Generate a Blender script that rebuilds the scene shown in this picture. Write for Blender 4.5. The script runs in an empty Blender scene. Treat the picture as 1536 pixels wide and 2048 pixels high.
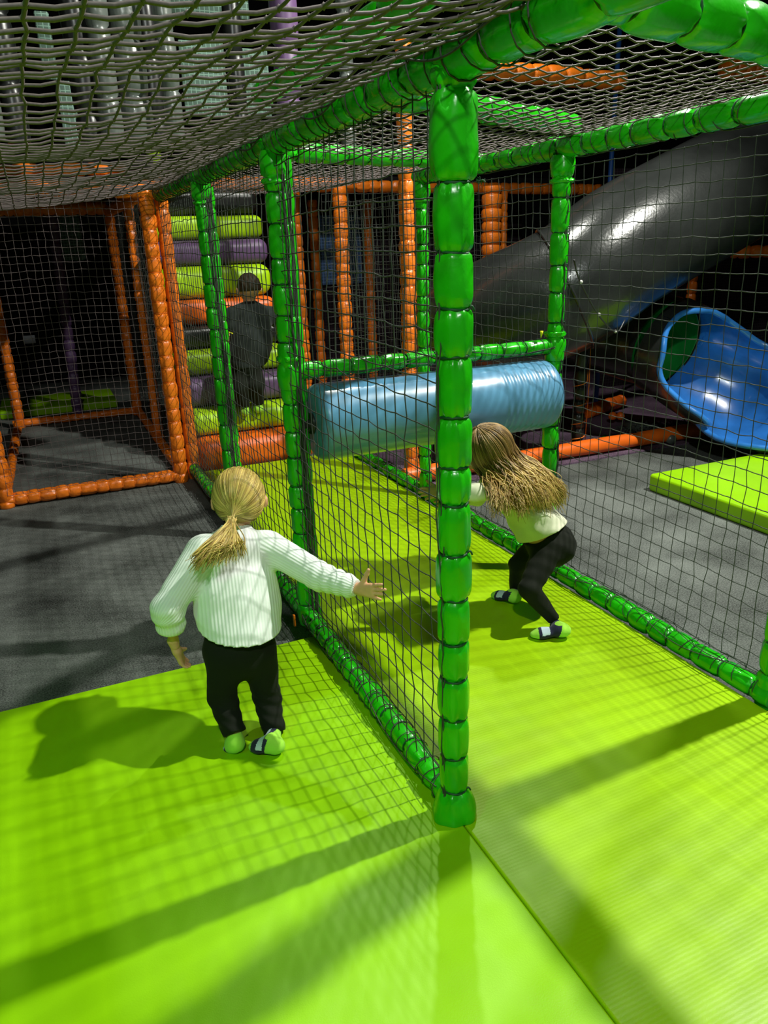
import bpy, math, random
import numpy as np
from mathutils import Matrix, Vector

random.seed(7); rng = np.random.default_rng(7)
C = bpy.context.scene
COL = C.collection

# ------------------------------------------------------------------ camera
CAM = np.array([0.0, 0.0, 1.5])
FPX = 1501.4
CR = np.array([0.91128, -0.41053, -0.03210])     # right
CD = np.array([-0.16593, -0.29475, -0.94106])    # down
CF = np.array([0.37688, 0.86289, -0.33672])      # forward
cd = bpy.data.cameras.new('camera'); co = bpy.data.objects.new('camera', cd); COL.objects.link(co)
cd.sensor_fit = 'VERTICAL'; cd.sensor_height = 36; cd.sensor_width = 27
cd.lens = FPX / 2048 * 36
cd.clip_start = 0.05; cd.clip_end = 60
m = Matrix(((CR[0], -CD[0], -CF[0], 0), (CR[1], -CD[1], -CF[1], 0), (CR[2], -CD[2], -CF[2], 1.5), (0, 0, 0, 1)))
co.matrix_world = m
C.camera = co

# ------------------------------------------------------------------ light
C.view_settings.view_transform = 'Standard'; C.view_settings.look = 'None'
C.view_settings.gamma = 1; C.view_settings.use_curve_mapping = False
C.view_settings.exposure = 0.0
W = bpy.data.worlds.new('world'); C.world = W; W.use_nodes = True
W.node_tree.nodes['Background'].inputs[0].default_value = (0.75, 0.9, 0.8, 1)
W.node_tree.nodes['Background'].inputs[1].default_value = 0.06

def lamp(name, kind, loc, tgt, energy, color=(1, 1, 1), size=0.1, spot=None, blend=0.5):
    l = bpy.data.lights.new(name, kind); l.energy = energy; l.color = color
    if kind == 'AREA': l.shape = 'DISK'; l.size = size
    else: l.shadow_soft_size = size
    if kind == 'SPOT': l.spot_size = math.radians(spot); l.spot_blend = blend
    o = bpy.data.objects.new(name, l); COL.objects.link(o); o.location = loc
    o.rotation_euler = (Vector(tgt) - Vector(loc)).to_track_quat('-Z', 'Y').to_euler()
    return o
lamp('main_spot', 'SPOT', (3.85, 1.50, 4.85), (0.7, 2.3, 0.0), 1400, (1.0, 1.0, 0.90), 0.055, 95, 0.4)
lamp('fill_spot_front', 'SPOT', (-0.6, -1.6, 4.3), (0.6, 3.0, 0.4), 380, (0.93, 1.0, 0.93), 0.10, 100, 0.6)  # added fill spot above and behind the camera
lamp('fill_spot_rear', 'SPOT', (2.3, 4.2, 4.6), (1.3, 3.6, 0.0), 330, (1.0, 1.0, 0.9), 0.05, 125, 0.5)  # added fill spot over the back, brightens the orange frames
lamp('green_tint_spot', 'SPOT', (-2.2, 0.2, 3.2), (-0.2, 1.0, 0.0), 130, (0.12, 1.0, 0.1), 0.2, 70, 0.9)  # added green-tinted spot, turns the lower-left mat greener

# ------------------------------------------------------------------ helpers
def at(u, v, Y=None, X=None, Z=None):
    w = CF + CR * (u - 768) / FPX + CD * (v - 1024) / FPX
    if Y is not None: t = Y / w[1]
    elif X is not None: t = X / w[0]
    else: t = (Z - 1.5) / w[2]
    return CAM + t * w

def nrm(a): a = np.asarray(a, float); return a / (np.linalg.norm(a, axis=-1, keepdims=True) + 1e-12)

def link(o, parent=None):
    COL.objects.link(o)
    if parent is not None: o.parent = parent
    return o

def tag(o, label=None, cat=None, group=None, kind=None):
    if label: o['label'] = label
    if cat: o['category'] = cat
    if group: o['group'] = group
    if kind: o['kind'] = kind
    return o

def empty(name, loc, label, cat, group=None):
    o = bpy.data.objects.new(name, None); o.empty_display_size = 0.1; COL.objects.link(o)
    o.location = [float(x) for x in loc]
    return tag(o, label, cat, group)

class MB:
    def __init__(s): s.V = []; s.Q = []; s.T = []; s.n = 0; s.MQ = []; s.MT = []
    def add(s, V, Q=None, T=None, mi=0):
        V = np.asarray(V, float).reshape(-1, 3)
        if Q is not None and len(Q): s.Q.append(np.asarray(Q, int) + s.n); s.MQ.append(np.full(len(Q), mi))
        if T is not None and len(T): s.T.append(np.asarray(T, int) + s.n); s.MT.append(np.full(len(T), mi))
        s.V.append(V); s.n += len(V)
        return s
    def build(s, name, mats, parent=None, smooth=True, attr=None, origin=None):
        V = np.concatenate(s.V)
        off = np.zeros(3)
        if parent is not None: off = np.array(parent.location); p = parent.parent
        if parent is not None and parent.parent is not None: off = off + np.array(parent.parent.location)
        loc = np.zeros(3)
        if origin is None and parent is None:
            origin = (0.5 * (V[:, 0].min() + V[:, 0].max()), 0.5 * (V[:, 1].min() + V[:, 1].max()), V[:, 2].min())
        if origin is not None and parent is None: off = np.array(origin); loc = off
        V = V - off
        Q = np.concatenate(s.Q) if s.Q else np.zeros((0, 4), int)
        T = np.concatenate(s.T) if s.T else np.zeros((0, 3), int)
        me = bpy.data.meshes.new(name)
        me.vertices.add(len(V)); me.vertices.foreach_set('co', V.ravel())
        nl = Q.size + T.size; me.loops.add(nl)
        me.loops.foreach_set('vertex_index', np.concatenate([Q.ravel(), T.ravel()]).astype(np.int32))
        me.polygons.add(len(Q) + len(T))
        ls = np.concatenate([np.arange(len(Q)) * 4, Q.size + np.arange(len(T)) * 3]).astype(np.int32)
        me.polygons.foreach_set('loop_start', ls)
        mi = np.concatenate((s.MQ + s.MT) or [np.zeros(0)]).astype(np.int32)
        me.polygons.foreach_set('material_index', mi)
        me.polygons.foreach_set('use_smooth', np.full(len(ls), smooth))
        if not isinstance(mats, (list, tuple)): mats = [mats]
        for q in mats: me.materials.append(q)
        if attr is not None:
            a = me.attributes.new('rib', 'FLOAT', 'POINT'); a.data.foreach_set('value', np.asarray(attr, np.float32))
        me.update(calc_edges=True); me.validate()
        o = bpy.data.objects.new(name, me); link(o, parent)
        o.location = loc
        return o

def strands(P, rad, n=4, ref=(0, 0, 1)):
    """P (S,k,3) polylines -> V,Q,T"""
    P = np.asarray(P, float); S, k, _ = P.shape
    t = nrm(np.gradient(P, axis=1)); ref = np.asarray(ref, float)
    a = nrm(np.cross(t, np.broadcast_to(ref, t.shape))); b = np.cross(a, t)
    th = np.arange(n) * 2 * np.pi / n
    rad = np.broadcast_to(np.asarray(rad, float), (S, k))
    V = P[:, :, None, :] + rad[:, :, None, None] * (np.cos(th)[None, None, :, None] * a[:, :, None, :] + np.sin(th)[None, None, :, None] * b[:, :, None, :])
    s, i, j = np.meshgrid(np.arange(S), np.arange(k - 1), np.arange(n), indexing='ij')
    base = s * k * n
    j2 = (j + 1) % n
    Q = np.stack([base + i * n + j, base + i * n + j2, base + (i + 1) * n + j2, base + (i + 1) * n + j], -1).reshape(-1, 4)
    return V.reshape(-1, 3), Q[:, ::-1]

def frames(P):
    P = np.asarray(P, float); t = nrm(np.gradient(P, axis=0))
    r = np.array([0, 0, 1.0]) if abs(t[0][2]) < 0.9 else np.array([1.0, 0, 0])
    A = np.zeros_like(P); a = nrm(r - t[0] * np.dot(r, t[0])); A[0] = a
    for i in range(1, len(P)):
        a = a - t[i] * np.dot(a, t[i]); a = nrm(a); A[i] = a
    return t, A, np.cross(t, A)

def tube(mb, P, rad, n=12, cap=True, mi=0, sq=None):
    P = np.asarray(P, float); k = len(P)
    rad = np.broadcast_to(np.asarray(rad, float), (k,))
    t, A, B = frames(P)
    th = np.arange(n) * 2 * np.pi / n
    ca, sa = np.cos(th), np.sin(th)
    rr = np.ones(n) if sq is None else (np.abs(ca) ** sq + np.abs(sa) ** sq) ** (-1.0 / sq)
    V = P[:, None] + rad[:, None, None] * rr[None, :, None] * (ca[None, :, None] * A[:, None] + sa[None, :, None] * B[:, None])
    i, j = np.meshgrid(np.arange(k - 1), np.arange(n), indexing='ij'); j2 = (j + 1) % n
    Q = np.stack([i * n + j, i * n + j2, (i + 1) * n + j2, (i + 1) * n + j], -1).reshape(-1, 4)
    V = V.reshape(-1, 3); T = []
    if cap:
        V = np.vstack([V, P[0], P[-1]]); c0 = k * n; c1 = c0 + 1
        j = np.arange(n); j2 = (j + 1) % n
        T = np.vstack([np.stack([np.full(n, c0), j2, j], -1), np.stack([np.full(n, c1), (k - 1) * n + j, (k - 1) * n + j2], -1)])
    mb.add(V, Q, T if len(T) else None, mi)
    return mb

def spline(pts, n=24):
    pts = np.asarray(pts, float); k = len(pts)
    P = np.vstack([2 * pts[0] - pts[1], pts, 2 * pts[-1] - pts[-2]])
    out = []
    for i in range(k - 1):
        p0, p1, p2, p3 = P[i:i + 4]
        m_ = max(2, n // (k - 1))
        for t in np.linspace(0, 1, m_, endpoint=False):
            out.append(0.5 * (2 * p1 + (-p0 + p2) * t + (2 * p0 - 5 * p1 + 4 * p2 - p3) * t * t + (-p0 + 3 * p1 - 3 * p2 + p3) * t ** 3))
    out.append(pts[-1]); return np.array(out)

def box(mb, lo, hi, bev=0.01, seg=3, mi=0, M=None):
    """rounded box"""
    lo = np.asarray(lo, float); hi = np.asarray(hi, float); c = (lo + hi) / 2; h = (hi - lo) / 2
    bev = min(bev, h.min() * 0.98)
    n = 2 * seg + 2
    faces = []
    g = np.concatenate([np.linspace(-1, -0, seg + 1), np.linspace(0, 1, seg + 1)])
    sgn = np.concatenate([-np.ones(seg + 1), np.ones(seg + 1)])
    Vs = []; Qs = []; off = 0
    for ax in range(3):
        for s in (-1, 1):
            a, b = (ax + 1) % 3, (ax + 2) % 3
            I, J = np.meshgrid(range(n), range(n), indexing='ij')
            d = np.zeros((n, n, 3)); d[..., ax] = s
            d[..., a] = np.tan(g[I] * np.pi / 4); d[..., b] = np.tan(g[J] * np.pi / 4)
            d = nrm(d)
            core = np.zeros((n, n, 3)); core[..., ax] = s * (h[ax] - bev)
            core[..., a] = sgn[I] * (h[a] - bev); core[..., b] = sgn[J] * (h[b] - bev)
            V = c + core + d * bev
            i, j = np.meshgrid(range(n - 1), range(n - 1), indexing='ij')
            q = np.stack([i * n + j, (i + 1) * n + j, (i + 1) * n + j + 1, i * n + j + 1], -1).reshape(-1, 4)
            if s < 0: q = q[:, ::-1]
            Vs.append(V.reshape(-1, 3)); Qs.append(q + off); off += n * n
    V = np.vstack(Vs)
    if M is not None: V = V @ np.asarray(M)[:3, :3].T + np.asarray(M)[:3, 3]
    mb.add(V, np.vstack(Qs), None, mi)
    return mb

def ball(mb, c, r, nu=20, nv=14, mi=0, M=None):
    r = np.broadcast_to(np.asarray(r, float), (3,))
    u = np.arange(nu) * 2 * np.pi / nu; v = np.linspace(0.001, np.pi - 0.001, nv)
    U, Vv = np.meshgrid(u, v, indexing='ij')
    D = np.stack([np.cos(U) * np.sin(Vv), np.sin(U) * np.sin(Vv), np.cos(Vv)], -1) * r
    if M is not None: D = D @ np.asarray(M).T
    i, j = np.meshgrid(range(nu), range(nv - 1), indexing='ij'); i2 = (i + 1) % nu
    Q = np.stack([i * nv + j, i * nv + j + 1, i2 * nv + j + 1, i2 * nv + j], -1).reshape(-1, 4)
    mb.add((D + c).reshape(-1, 3), Q, None, mi); return mb

# ------------------------------------------------------------------ materials
def mat(name, color, rough=0.5, spec=0.5, coat=0.0, kind=None, **k):
    M = bpy.data.materials.new(name); M.use_nodes = True
    nt = M.node_tree; N = nt.nodes; L = nt.links; b = N['Principled BSDF']
    b.inputs['Base Color'].default_value = (*color, 1); b.inputs['Roughness'].default_value = rough
    b.inputs['Specular IOR Level'].default_value = spec; b.inputs['Coat Weight'].default_value = coat
    tc = N.new('ShaderNodeTexCoord')
    def noise(scale, detail=4, vec=None, rough_=0.5):
        n = N.new('ShaderNodeTexNoise'); n.inputs['Scale'].default_value = scale; n.inputs['Detail'].default_value = detail
        n.inputs['Roughness'].default_value = rough_
        L.new(vec or tc.outputs['Object'], n.inputs['Vector']); return n.outputs['Fac']
    def ramp(fac, a, b_, p0=0.3, p1=0.7):
        r = N.new('ShaderNodeValToRGB'); r.color_ramp.elements[0].color = (*a, 1); r.color_ramp.elements[1].color = (*b_, 1)
        r.color_ramp.elements[0].position = p0; r.color_ramp.elements[1].position = p1; L.new(fac, r.inputs[0]); return r.outputs[0]
    def bump(h, strength, dist, prev=None):
        n = N.new('ShaderNodeBump'); n.inputs['Strength'].default_value = strength; n.inputs['Distance'].default_value = dist
        L.new(h, n.inputs['Height'])
        if prev is not None: L.new(prev, n.inputs['Normal'])
        return n.outputs[0]
    c = np.array(color)
    if kind == 'vinyl':
        L.new(ramp(noise(9, 3), tuple(c * 0.82), tuple(np.clip(c * 1.1, 0, 1))), b.inputs['Base Color'])
        L.new(bump(noise(k.get('bs', 45), 2), k.get('bst', 0.35), 0.004), b.inputs['Normal'])
    elif kind == 'mat':
        L.new(ramp(noise(1.8, 5, rough_=0.55), tuple(c * 0.80), tuple(np.clip(c * 1.05, 0, 1))), b.inputs['Base Color'])
        w = N.new('ShaderNodeTexWave'); w.bands_direction = 'Y'; w.inputs['Scale'].default_value = k.get('ws', 22); w.inputs['Distortion'].default_value = 1.2
        w.inputs['Detail'].default_value = 2; L.new(tc.outputs['Object'], w.inputs['Vector'])
        n1 = bump(noise(3.2, 2), 0.45, 0.035); n2 = bump(w.outputs['Fac'], k.get('rs', 0.05), 0.002, n1)
        L.new(bump(noise(350, 2), 0.2, 0.001, n2), b.inputs['Normal'])
    elif kind == 'carpet':
        f = noise(150, 8, rough_=0.85)
        mixn = N.new('ShaderNodeMath'); mixn.operation = 'MULTIPLY_ADD'; L.new(noise(3, 3), mixn.inputs[0]); mixn.inputs[1].default_value = 0.35; L.new(f, mixn.inputs[2])
        L.new(ramp(mixn.outputs[0], tuple(c * 0.15), tuple(c * 3.2), 0.55, 0.80), b.inputs['Base Color'])
        L.new(bump(f, 0.8, 0.006), b.inputs['Normal'])
    elif kind == 'hair':
        mp = N.new('ShaderNodeAttribute'); mp.attribute_name = 'rib'
        f = N.new('ShaderNodeTexWhiteNoise'); f.noise_dimensions = '1D'; L.new(mp.outputs['Fac'], f.inputs['W'])
        L.new(ramp(f.outputs['Value'], k['dark'], tuple(color), 0.05, 0.85), b.inputs['Base Color'])
    elif kind == 'knit':
        mp = N.new('ShaderNodeAttribute'); mp.attribute_name = 'rib'
        s = N.new('ShaderNodeMath'); s.operation = 'MULTIPLY'; L.new(mp.outputs['Fac'], s.inputs[0]); s.inputs[1].default_value = 2 * math.pi / 0.0098
        s2 = N.new('ShaderNodeMath'); s2.operation = 'SINE'; L.new(s.outputs[0], s2.inputs[0])
        n1 = bump(s2.outputs[0], 0.35, 0.0016)
        L.new(bump(noise(900, 2), 0.4, 0.001, n1), b.inputs['Normal'])
        L.new(ramp(s2.outputs[0], tuple(c * 0.93), tuple(c), 0.0, 0.6), b.inputs['Base Color'])
        b.inputs['Sheen Weight'].default_value = 0.3
    elif kind == 'cloth':
        L.new(ramp(noise(14, 4), tuple(c * 0.85), tuple(c)), b.inputs['Base Color'])
        L.new(bump(noise(700, 2), 0.3, 0.001, bump(noise(22, 2), 0.3, 0.006)), b.inputs['Normal'])
        b.inputs['Sheen Weight'].default_value = k.get('sheen', 0.1)
    elif kind == 'skin':
        L.new(ramp(noise(30, 4), tuple(c * 0.9), tuple(np.clip(c * 1.05, 0, 1))), b.inputs['Base Color'])
        b.inputs['Subsurface Weight'].default_value = 0.15; b.inputs['Subsurface Radius'].default_value = (0.012, 0.005, 0.003)
        L.new(bump(noise(300, 3), 0.1, 0.001), b.inputs['Normal'])
    elif kind == 'orangepeel':
        L.new(ramp(noise(5, 4), tuple(c * 0.7), tuple(c * 1.3)), b.inputs['Base Color'])
        L.new(bump(noise(60, 3), k.get('bst', 0.25), 0.004), b.inputs['Normal'])
    elif kind == 'plain':
        L.new(ramp(noise(k.get('s', 8), 4), tuple(c * 0.8), tuple(np.clip(c * 1.15, 0, 1))), b.inputs['Base Color'])
    elif kind == 'weave':
        br = N.new('ShaderNodeTexBrick'); br.offset = 0; br.inputs['Scale'].default_value = 1; br.inputs['Brick Width'].default_value = 0.03
        br.inputs['Row Height'].default_value = 0.03; br.inputs['Mortar Size'].default_value = 0.0025
        br.inputs['Color1'].default_value = (*c, 1); br.inputs['Color2'].default_value = (*(c * 0.85), 1); br.inputs['Mortar'].default_value = (*(c * 2.2), 1)
        mp = N.new('ShaderNodeMapping'); mp.inputs['Rotation'].default_value = (math.pi / 2, 0, 0); L.new(tc.outputs['Object'], mp.inputs[0])
        L.new(mp.outputs[0], br.inputs['Vector']); L.new(br.outputs['Color'], b.inputs['Base Color'])
    return M

m_green = mat('green_vinyl', (0.018, 0.49, 0.004), 0.26, 0.55, 0.25, 'vinyl')
m_orange = mat('orange_vinyl', (0.95, 0.21, 0.012), 0.34, 0.5, 0.1, 'vinyl', bs=60, bst=0.6)
m_lime = mat('lime_mat', (0.30, 0.63, 0.0), 0.42, 0.35, 0, 'mat', rs=0.0)
m_limer = mat('ribbed_lime_mat', (0.36, 0.62, 0.0), 0.42, 0.35, 0, 'mat', rs=0.07, ws=30)
m_lime2 = mat('lime_foam', (0.42, 0.72, 0.004), 0.42, 0.4, 0, 'vinyl', bs=8, bst=0.2)
m_purple = mat('purple_vinyl', (0.13, 0.07, 0.17), 0.42, 0.4, 0, 'vinyl', bs=8, bst=0.2)
m_blackv = mat('black_vinyl', (0.012, 0.013, 0.013), 0.32, 0.5, 0, 'vinyl', bs=14)
m_greyv = mat('grey_vinyl', (0.10, 0.115, 0.105), 0.3, 0.6, 0.2, 'vinyl', bs=18, bst=0.8)
m_blue = mat('blue_vinyl', (0.11, 0.30, 0.50), 0.30, 0.6, 0.3, 'vinyl', bs=6, bst=0.25)
m_carpet = mat('dark_carpet', (0.075, 0.082, 0.076), 0.95, 0.1, 0, 'carpet')
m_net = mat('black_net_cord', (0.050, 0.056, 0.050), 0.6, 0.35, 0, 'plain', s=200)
m_net_lit = mat('lit_net_cord', (0.12, 0.095, 0.095), 0.6, 0.3, 0, 'plain', s=200)  # lit copy of the black net cord, warmed to offset green bounce
m_cord = mat('dark_green_cord', (0.006, 0.07, 0.022), 0.55, 0.4, 0, 'plain', s=200)
m_tube = mat('black_slide_plastic', (0.018, 0.020, 0.019), 0.24, 0.6, 0.15, 'orangepeel')
m_bluep = mat('blue_slide_plastic', (0.03, 0.19, 0.60), 0.22, 0.6, 0.3, 'orangepeel', bst=0.04)
m_greenp = mat('green_slide_plastic', (0.01, 0.22, 0.03), 0.3, 0.5, 0.2, 'orangepeel', bst=0.04)
m_wall = mat('dark_wall', (0.012, 0.011, 0.012), 0.9, 0.1, 0, 'plain', s=3)
m_wallp = mat('dark_mesh_panel', (0.030, 0.020, 0.027), 0.9, 0.1, 0, 'weave')
m_floorp = mat('purple_floor', (0.085, 0.055, 0.085), 0.7, 0.2, 0, 'carpet')
m_hair1 = mat('golden_hair', (0.74, 0.55, 0.15), 0.36, 0.45, 0, 'hair', dark=(0.30, 0.19, 0.05))
m_hair2 = mat('brown_blond_hair', (0.80, 0.58, 0.20), 0.36, 0.45, 0, 'hair', dark=(0.24, 0.13, 0.04))
m_hair2b = mat('brown_root_hair', (0.40, 0.25, 0.09), 0.4, 0.45, 0, 'hair', dark=(0.10, 0.055, 0.02))
m_hair3 = mat('dark_short_hair', (0.05, 0.035, 0.02), 0.6, 0.3, 0, 'plain', s=120)
m_skin = mat('skin', (0.80, 0.42, 0.25), 0.5, 0.35, 0, 'skin')
m_knit = mat('white_rib_knit', (0.88, 0.92, 0.90), 0.9, 0.1, 0, 'knit')
m_cream = mat('cream_cotton', (0.82, 0.83, 0.62), 0.85, 0.15, 0, 'cloth')
m_black = mat('black_cotton', (0.010, 0.012, 0.008), 0.85, 0.2, 0, 'cloth', sheen=0.02)
m_tshirt = mat('charcoal_cotton', (0.018, 0.024, 0.022), 0.85, 0.15, 0, 'cloth')
m_sockg = mat('lime_sock', (0.42, 0.85, 0.08), 0.9, 0.1, 0, 'cloth')
m_sockn = mat('navy_sock', (0.03, 0.03, 0.07), 0.9, 0.1, 0, 'cloth')
m_sockw = mat('white_sock_logo', (0.62, 0.75, 0.85), 0.9, 0.1, 0, 'cloth')
m_yellow = mat('yellow_tag', (0.85, 0.85, 0.02), 0.6, 0.3, 0, 'plain')
m_elastic = mat('yellow_elastic', (0.85, 0.66, 0.25), 0.7, 0.2, 0, 'plain', s=60)
m_metal = mat('dark_metal', (0.02, 0.02, 0.02), 0.4, 0.5, 0, 'plain')
m_bluepost = mat('blue_paint', (0.02, 0.09, 0.35), 0.4, 0.5, 0, 'plain')
m_teal = mat('teal_mesh_panel', (0.10, 0.16, 0.13), 0.8, 0.2, 0, 'weave')
m_bluepanel = mat('blue_translucent_panel', (0.10, 0.18, 0.38), 0.7, 0.2, 0, 'weave')
m_twine = mat('orange_twine', (0.85, 0.22, 0.03), 0.7, 0.2, 0, 'plain')
m_white = mat('white_plastic', (0.6, 0.6, 0.55), 0.5, 0.4, 0, 'plain')
m_eye = mat('dark_eye', (0.02, 0.02, 0.02), 0.2, 0.6, 0, 'plain')
m_paper = mat('pale_sign', (0.25, 0.25, 0.27), 0.7, 0.2, 0, 'plain')

# ------------------------------------------------------------------ setting
def slab(name, lo, hi, m_, bev=0.0005, kind='structure'):
    o = box(MB(), lo, hi, bev, 1).build(name, m_, smooth=False); o['kind'] = kind; return o
slab('floor', (-4, -3, -0.1), (9, 10.2, 0.0), m_carpet)
slab('wall_back', (-4, 10.2, 0), (9, 10.3, 5.2), m_wall)
slab('wall_left', (-4.1, -3, 0), (-4, 10.2, 5.2), m_wall)
slab('wall_right', (9, -3, 0), (9.1, 10.2, 5.2), m_wall)
slab('ceiling', (-4, -3, 5.2), (9, 10.2, 5.3), m_wall)
slab('trim_1', (2.06, 4.10, 0.0), (9.0, 7.6, 0.012), m_floorp)

XA, XB, Y0, BAY, ZR = 0.80, 1.967, 1.43, 1.215, 1.83
YS = [Y0 + i * BAY for i in range(4)]

# mats
def floor_mat(lo, hi, label, m_=m_lime, name='floor_mat', bev=0.007):
    o = box(MB(), lo, hi, bev, 3).build(name, m_); return tag(o, label, 'mat')
floor_mat((-2.6, -1.6, 0), (0.801, 2.53, 0.05), 'large lime green vinyl floor mat under the girl in the white ribbed cardigan')
floor_mat((0.804, -1.6, 0), (1.925, 5.10, 0.05), 'long lime green vinyl mat lining the netted corridor under the girl with loose hair', m_limer)
floor_mat((3.28, 2.35, 0), (4.75, 3.40, 0.11), 'thick lime green landing mat on the carpet at the foot of the blue slide', m_lime, 'landing_mat', 0.02)

# ------------------------------------------------------------------ padded posts and rails
def sleeve(mb, p0, p1, R, ties, n=30, sub=13, pinch=0.20, wr=0.0036, mi=0, flare=None, fold=0.0016):
    p0 = np.asarray(p0, float); p1 = np.asarray(p1, float); L = np.linalg.norm(p1 - p0); d = (p1 - p0) / L
    ref = np.array([0, 0, 1.0]) if abs(d[2]) < 0.9 else np.array([0, 1.0, 0])
    a = nrm(np.cross(d, ref)); b = np.cross(d, a)
    marks = [0] + [t for t in sorted(ties) if 0.015 < t < L - 0.015] + [L]
    th = np.arange(n) * 2 * np.pi / n
    rows = []; ss = []
    for i in range(len(marks) - 1):
        s0, s1 = marks[i], marks[i + 1]; ln = s1 - s0
        uu = np.linspace(-1, 1, sub, endpoint=(i == len(marks) - 2)); uu = np.sin(uu * np.pi / 2) if ln > 0.05 else uu
        k1, k2 = random.choice([5, 6, 7]), random.choice([7, 8, 9, 11]); f1, f2, f3 = [random.uniform(0, 6.28) for _ in range(3)]
        kd = random.choice([1, 2]); sl = random.uniform(-1.8, 1.8); Rs = R * random.uniform(0.95, 1.05)
        e0 = i > 0; e1 = i < len(marks) - 2
        for u in uu:
            dd = (1 + u) * ln / 2; de = (1 - u) * ln / 2
            pin = 0; w = 0
            if e0: pin += math.exp(-(dd / 0.008) ** 1.1); w += math.exp(-dd / 0.022) * (1 - math.exp(-dd / 0.003))
            if e1: pin += math.exp(-(de / 0.008) ** 1.1); w += math.exp(-de / 0.022) * (1 - math.exp(-de / 0.003))
            r = Rs * (1 - 0.11 * abs(u) ** 2.6) * (1 - pinch * min(pin, 1))
            s = s0 + (1 + u) * ln / 2
            rr = r + wr * w * (np.sin(k1 * th + f1) + np.sin(k2 * th + f2)) + fold * (1 - abs(u)) * np.sin(kd * th + f3 + sl * u * 2)
            if flare is not None: rr = rr * flare(s, th)
            rows.append(rr); ss.append(s)
    rows = np.array(rows); ss = np.array(ss); k = len(ss)
    P = p0 + ss[:, None] * d
    V = P[:, None] + rows[:, :, None] * (np.cos(th)[None, :, None] * a + np.sin(th)[None, :, None] * b)
    i, j = np.meshgrid(np.arange(k - 1), np.arange(n), indexing='ij'); j2 = (j + 1) % n
    Q = np.stack([i * n + j, i * n + j2, (i + 1) * n + j2, (i + 1) * n + j], -1).reshape(-1, 4)
    V = np.vstack([V.reshape(-1, 3), p0, p1]); jj = np.arange(n); jn = (jj + 1) % n
    T = np.vstack([np.stack([np.full(n, k * n), jn, jj], -1), np.stack([np.full(n, k * n + 1), (k - 1) * n + jj, (k - 1) * n + jn], -1)])
    mb.add(V, Q, T, mi)

def ring(mb, c, d, r, cr, n=18, m_=5, tail=None, mi=0, wob=0.0015):
    d = nrm(d); ref = np.array([0, 0, 1.0]) if abs(d[2]) < 0.9 else np.array([0, 1.0, 0])
    a = nrm(np.cross(d, ref)); b = np.cross(d, a)
    th = np.arange(n) * 2 * np.pi / n; f = random.uniform(0, 6.28)
    P = np.asarray(c) + r * (np.cos(th)[:, None] * a + np.sin(th)[:, None] * b) + d * (wob * np.sin(th + f) * 2)[:, None]
    o = nrm(P - c); ph = np.arange(m_) * 2 * np.pi / m_
    V = P[:, None] + cr * (np.cos(ph)[None, :, None] * o[:, None] + np.sin(ph)[None, :, None] * d)
    i, j = np.meshgrid(range(n), range(m_), indexing='ij'); i2 = (i + 1) % n; j2 = (j + 1) % m_
    Q = np.stack([i * m_ + j, i2 * m_ + j, i2 * m_ + j2, i * m_ + j2], -1).reshape(-1, 4)
    mb.add(V.reshape(-1, 3), Q, None, mi)

def padded(name, label, p0, p1, R, m_, spacing=0.11, ties=None, parts=True, cat=None, group=None, tie_m=None, cr=0.0026, flare=None, jit=0.15, pinch=0.20, n=30, wr=0.0036):
    p0 = np.asarray(p0, float); p1 = np.asarray(p1, float); L = np.linalg.norm(p1 - p0); d = (p1 - p0) / L
    if ties is None:
        ties = []; s = spacing * random.uniform(0.5, 1)
        while s < L - 0.03: ties.append(s); s += spacing * random.uniform(1 - jit, 1 + jit)
    cat = cat or ('post' if abs(d[2]) > 0.8 else 'rail')
    if not parts:
        mb = MB(); sleeve(mb, p0, p1, R, ties, n=n, sub=7, pinch=pinch, wr=wr, flare=flare)
        return tag(mb.build(name, m_), label, cat, group)
    root = empty(name, p0, label, cat, group)
    mb = MB(); sleeve(mb, p0, p1, R, ties, n=n, pinch=pinch, wr=wr, flare=flare); mb.build('foam_sleeve', m_, root)
    for s in ties:
        t = MB(); ring(t, p0 + d * s, d, R * (0.90 - pinch * 0.9) + cr * 0.9, cr)
        if random.random() < 0.25:
            a = p0 + d * s + np.array([0.022, -0.018, 0.0]) * R / 0.04
            q = spline([a, a + [0.008, -0.006, 0.004], a + [0.014, -0.006, -0.006]], 6); tube(t, q, [cr, cr * 1.3, cr] + [cr * .8] * (len(q) - 3), 5)
        t.build('cord_tie', tie_m or m_cord, root)
    return root

# main post: measured tie heights
tz = [1.773, 1.611, 1.478, 1.367, 1.265, 1.135, 1.021, 0.936, 0.812, 0.693, 0.578, 0.475, 0.357, 0.241, 0.136]
zb = 0.05
def foot_flare(s, th):
    k = max(0.0, 1 - s / 0.095)
    return 1 + k * (0.68 + 0.10 * np.sin(3 * th + 1) + 0.06 * np.sin(7 * th)) + (0.20 if 1.561 < s < 1.723 else 0.06 if s > 1.42 else 0)
P1 = padded('padded_post', 'nearest green padded post standing at the corridor corner between the two girls', (XA, Y0, zb), (XA, Y0, 1.82), 0.0405, m_green, ties=[z - zb for z in tz], n=44, flare=foot_flare, cr=0.0032)
# tufts of cord ends on the main post
for (u, v, r) in ((962, 361, 0.010), (948, 197, 0.006)):
    tb = MB(); c = at(u, v, Y=Y0 - 0.01)
    for i in range(26):
        e = c + nrm(rng.normal(size=3)) * r * [1.1, 1, 0.8]; tube(tb, [c - [0.012, 0, 0], c, e], [0.0012, 0.0012, 0.0008], 4)
    tb.build('cord_tuft', m_cord, P1)

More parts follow.
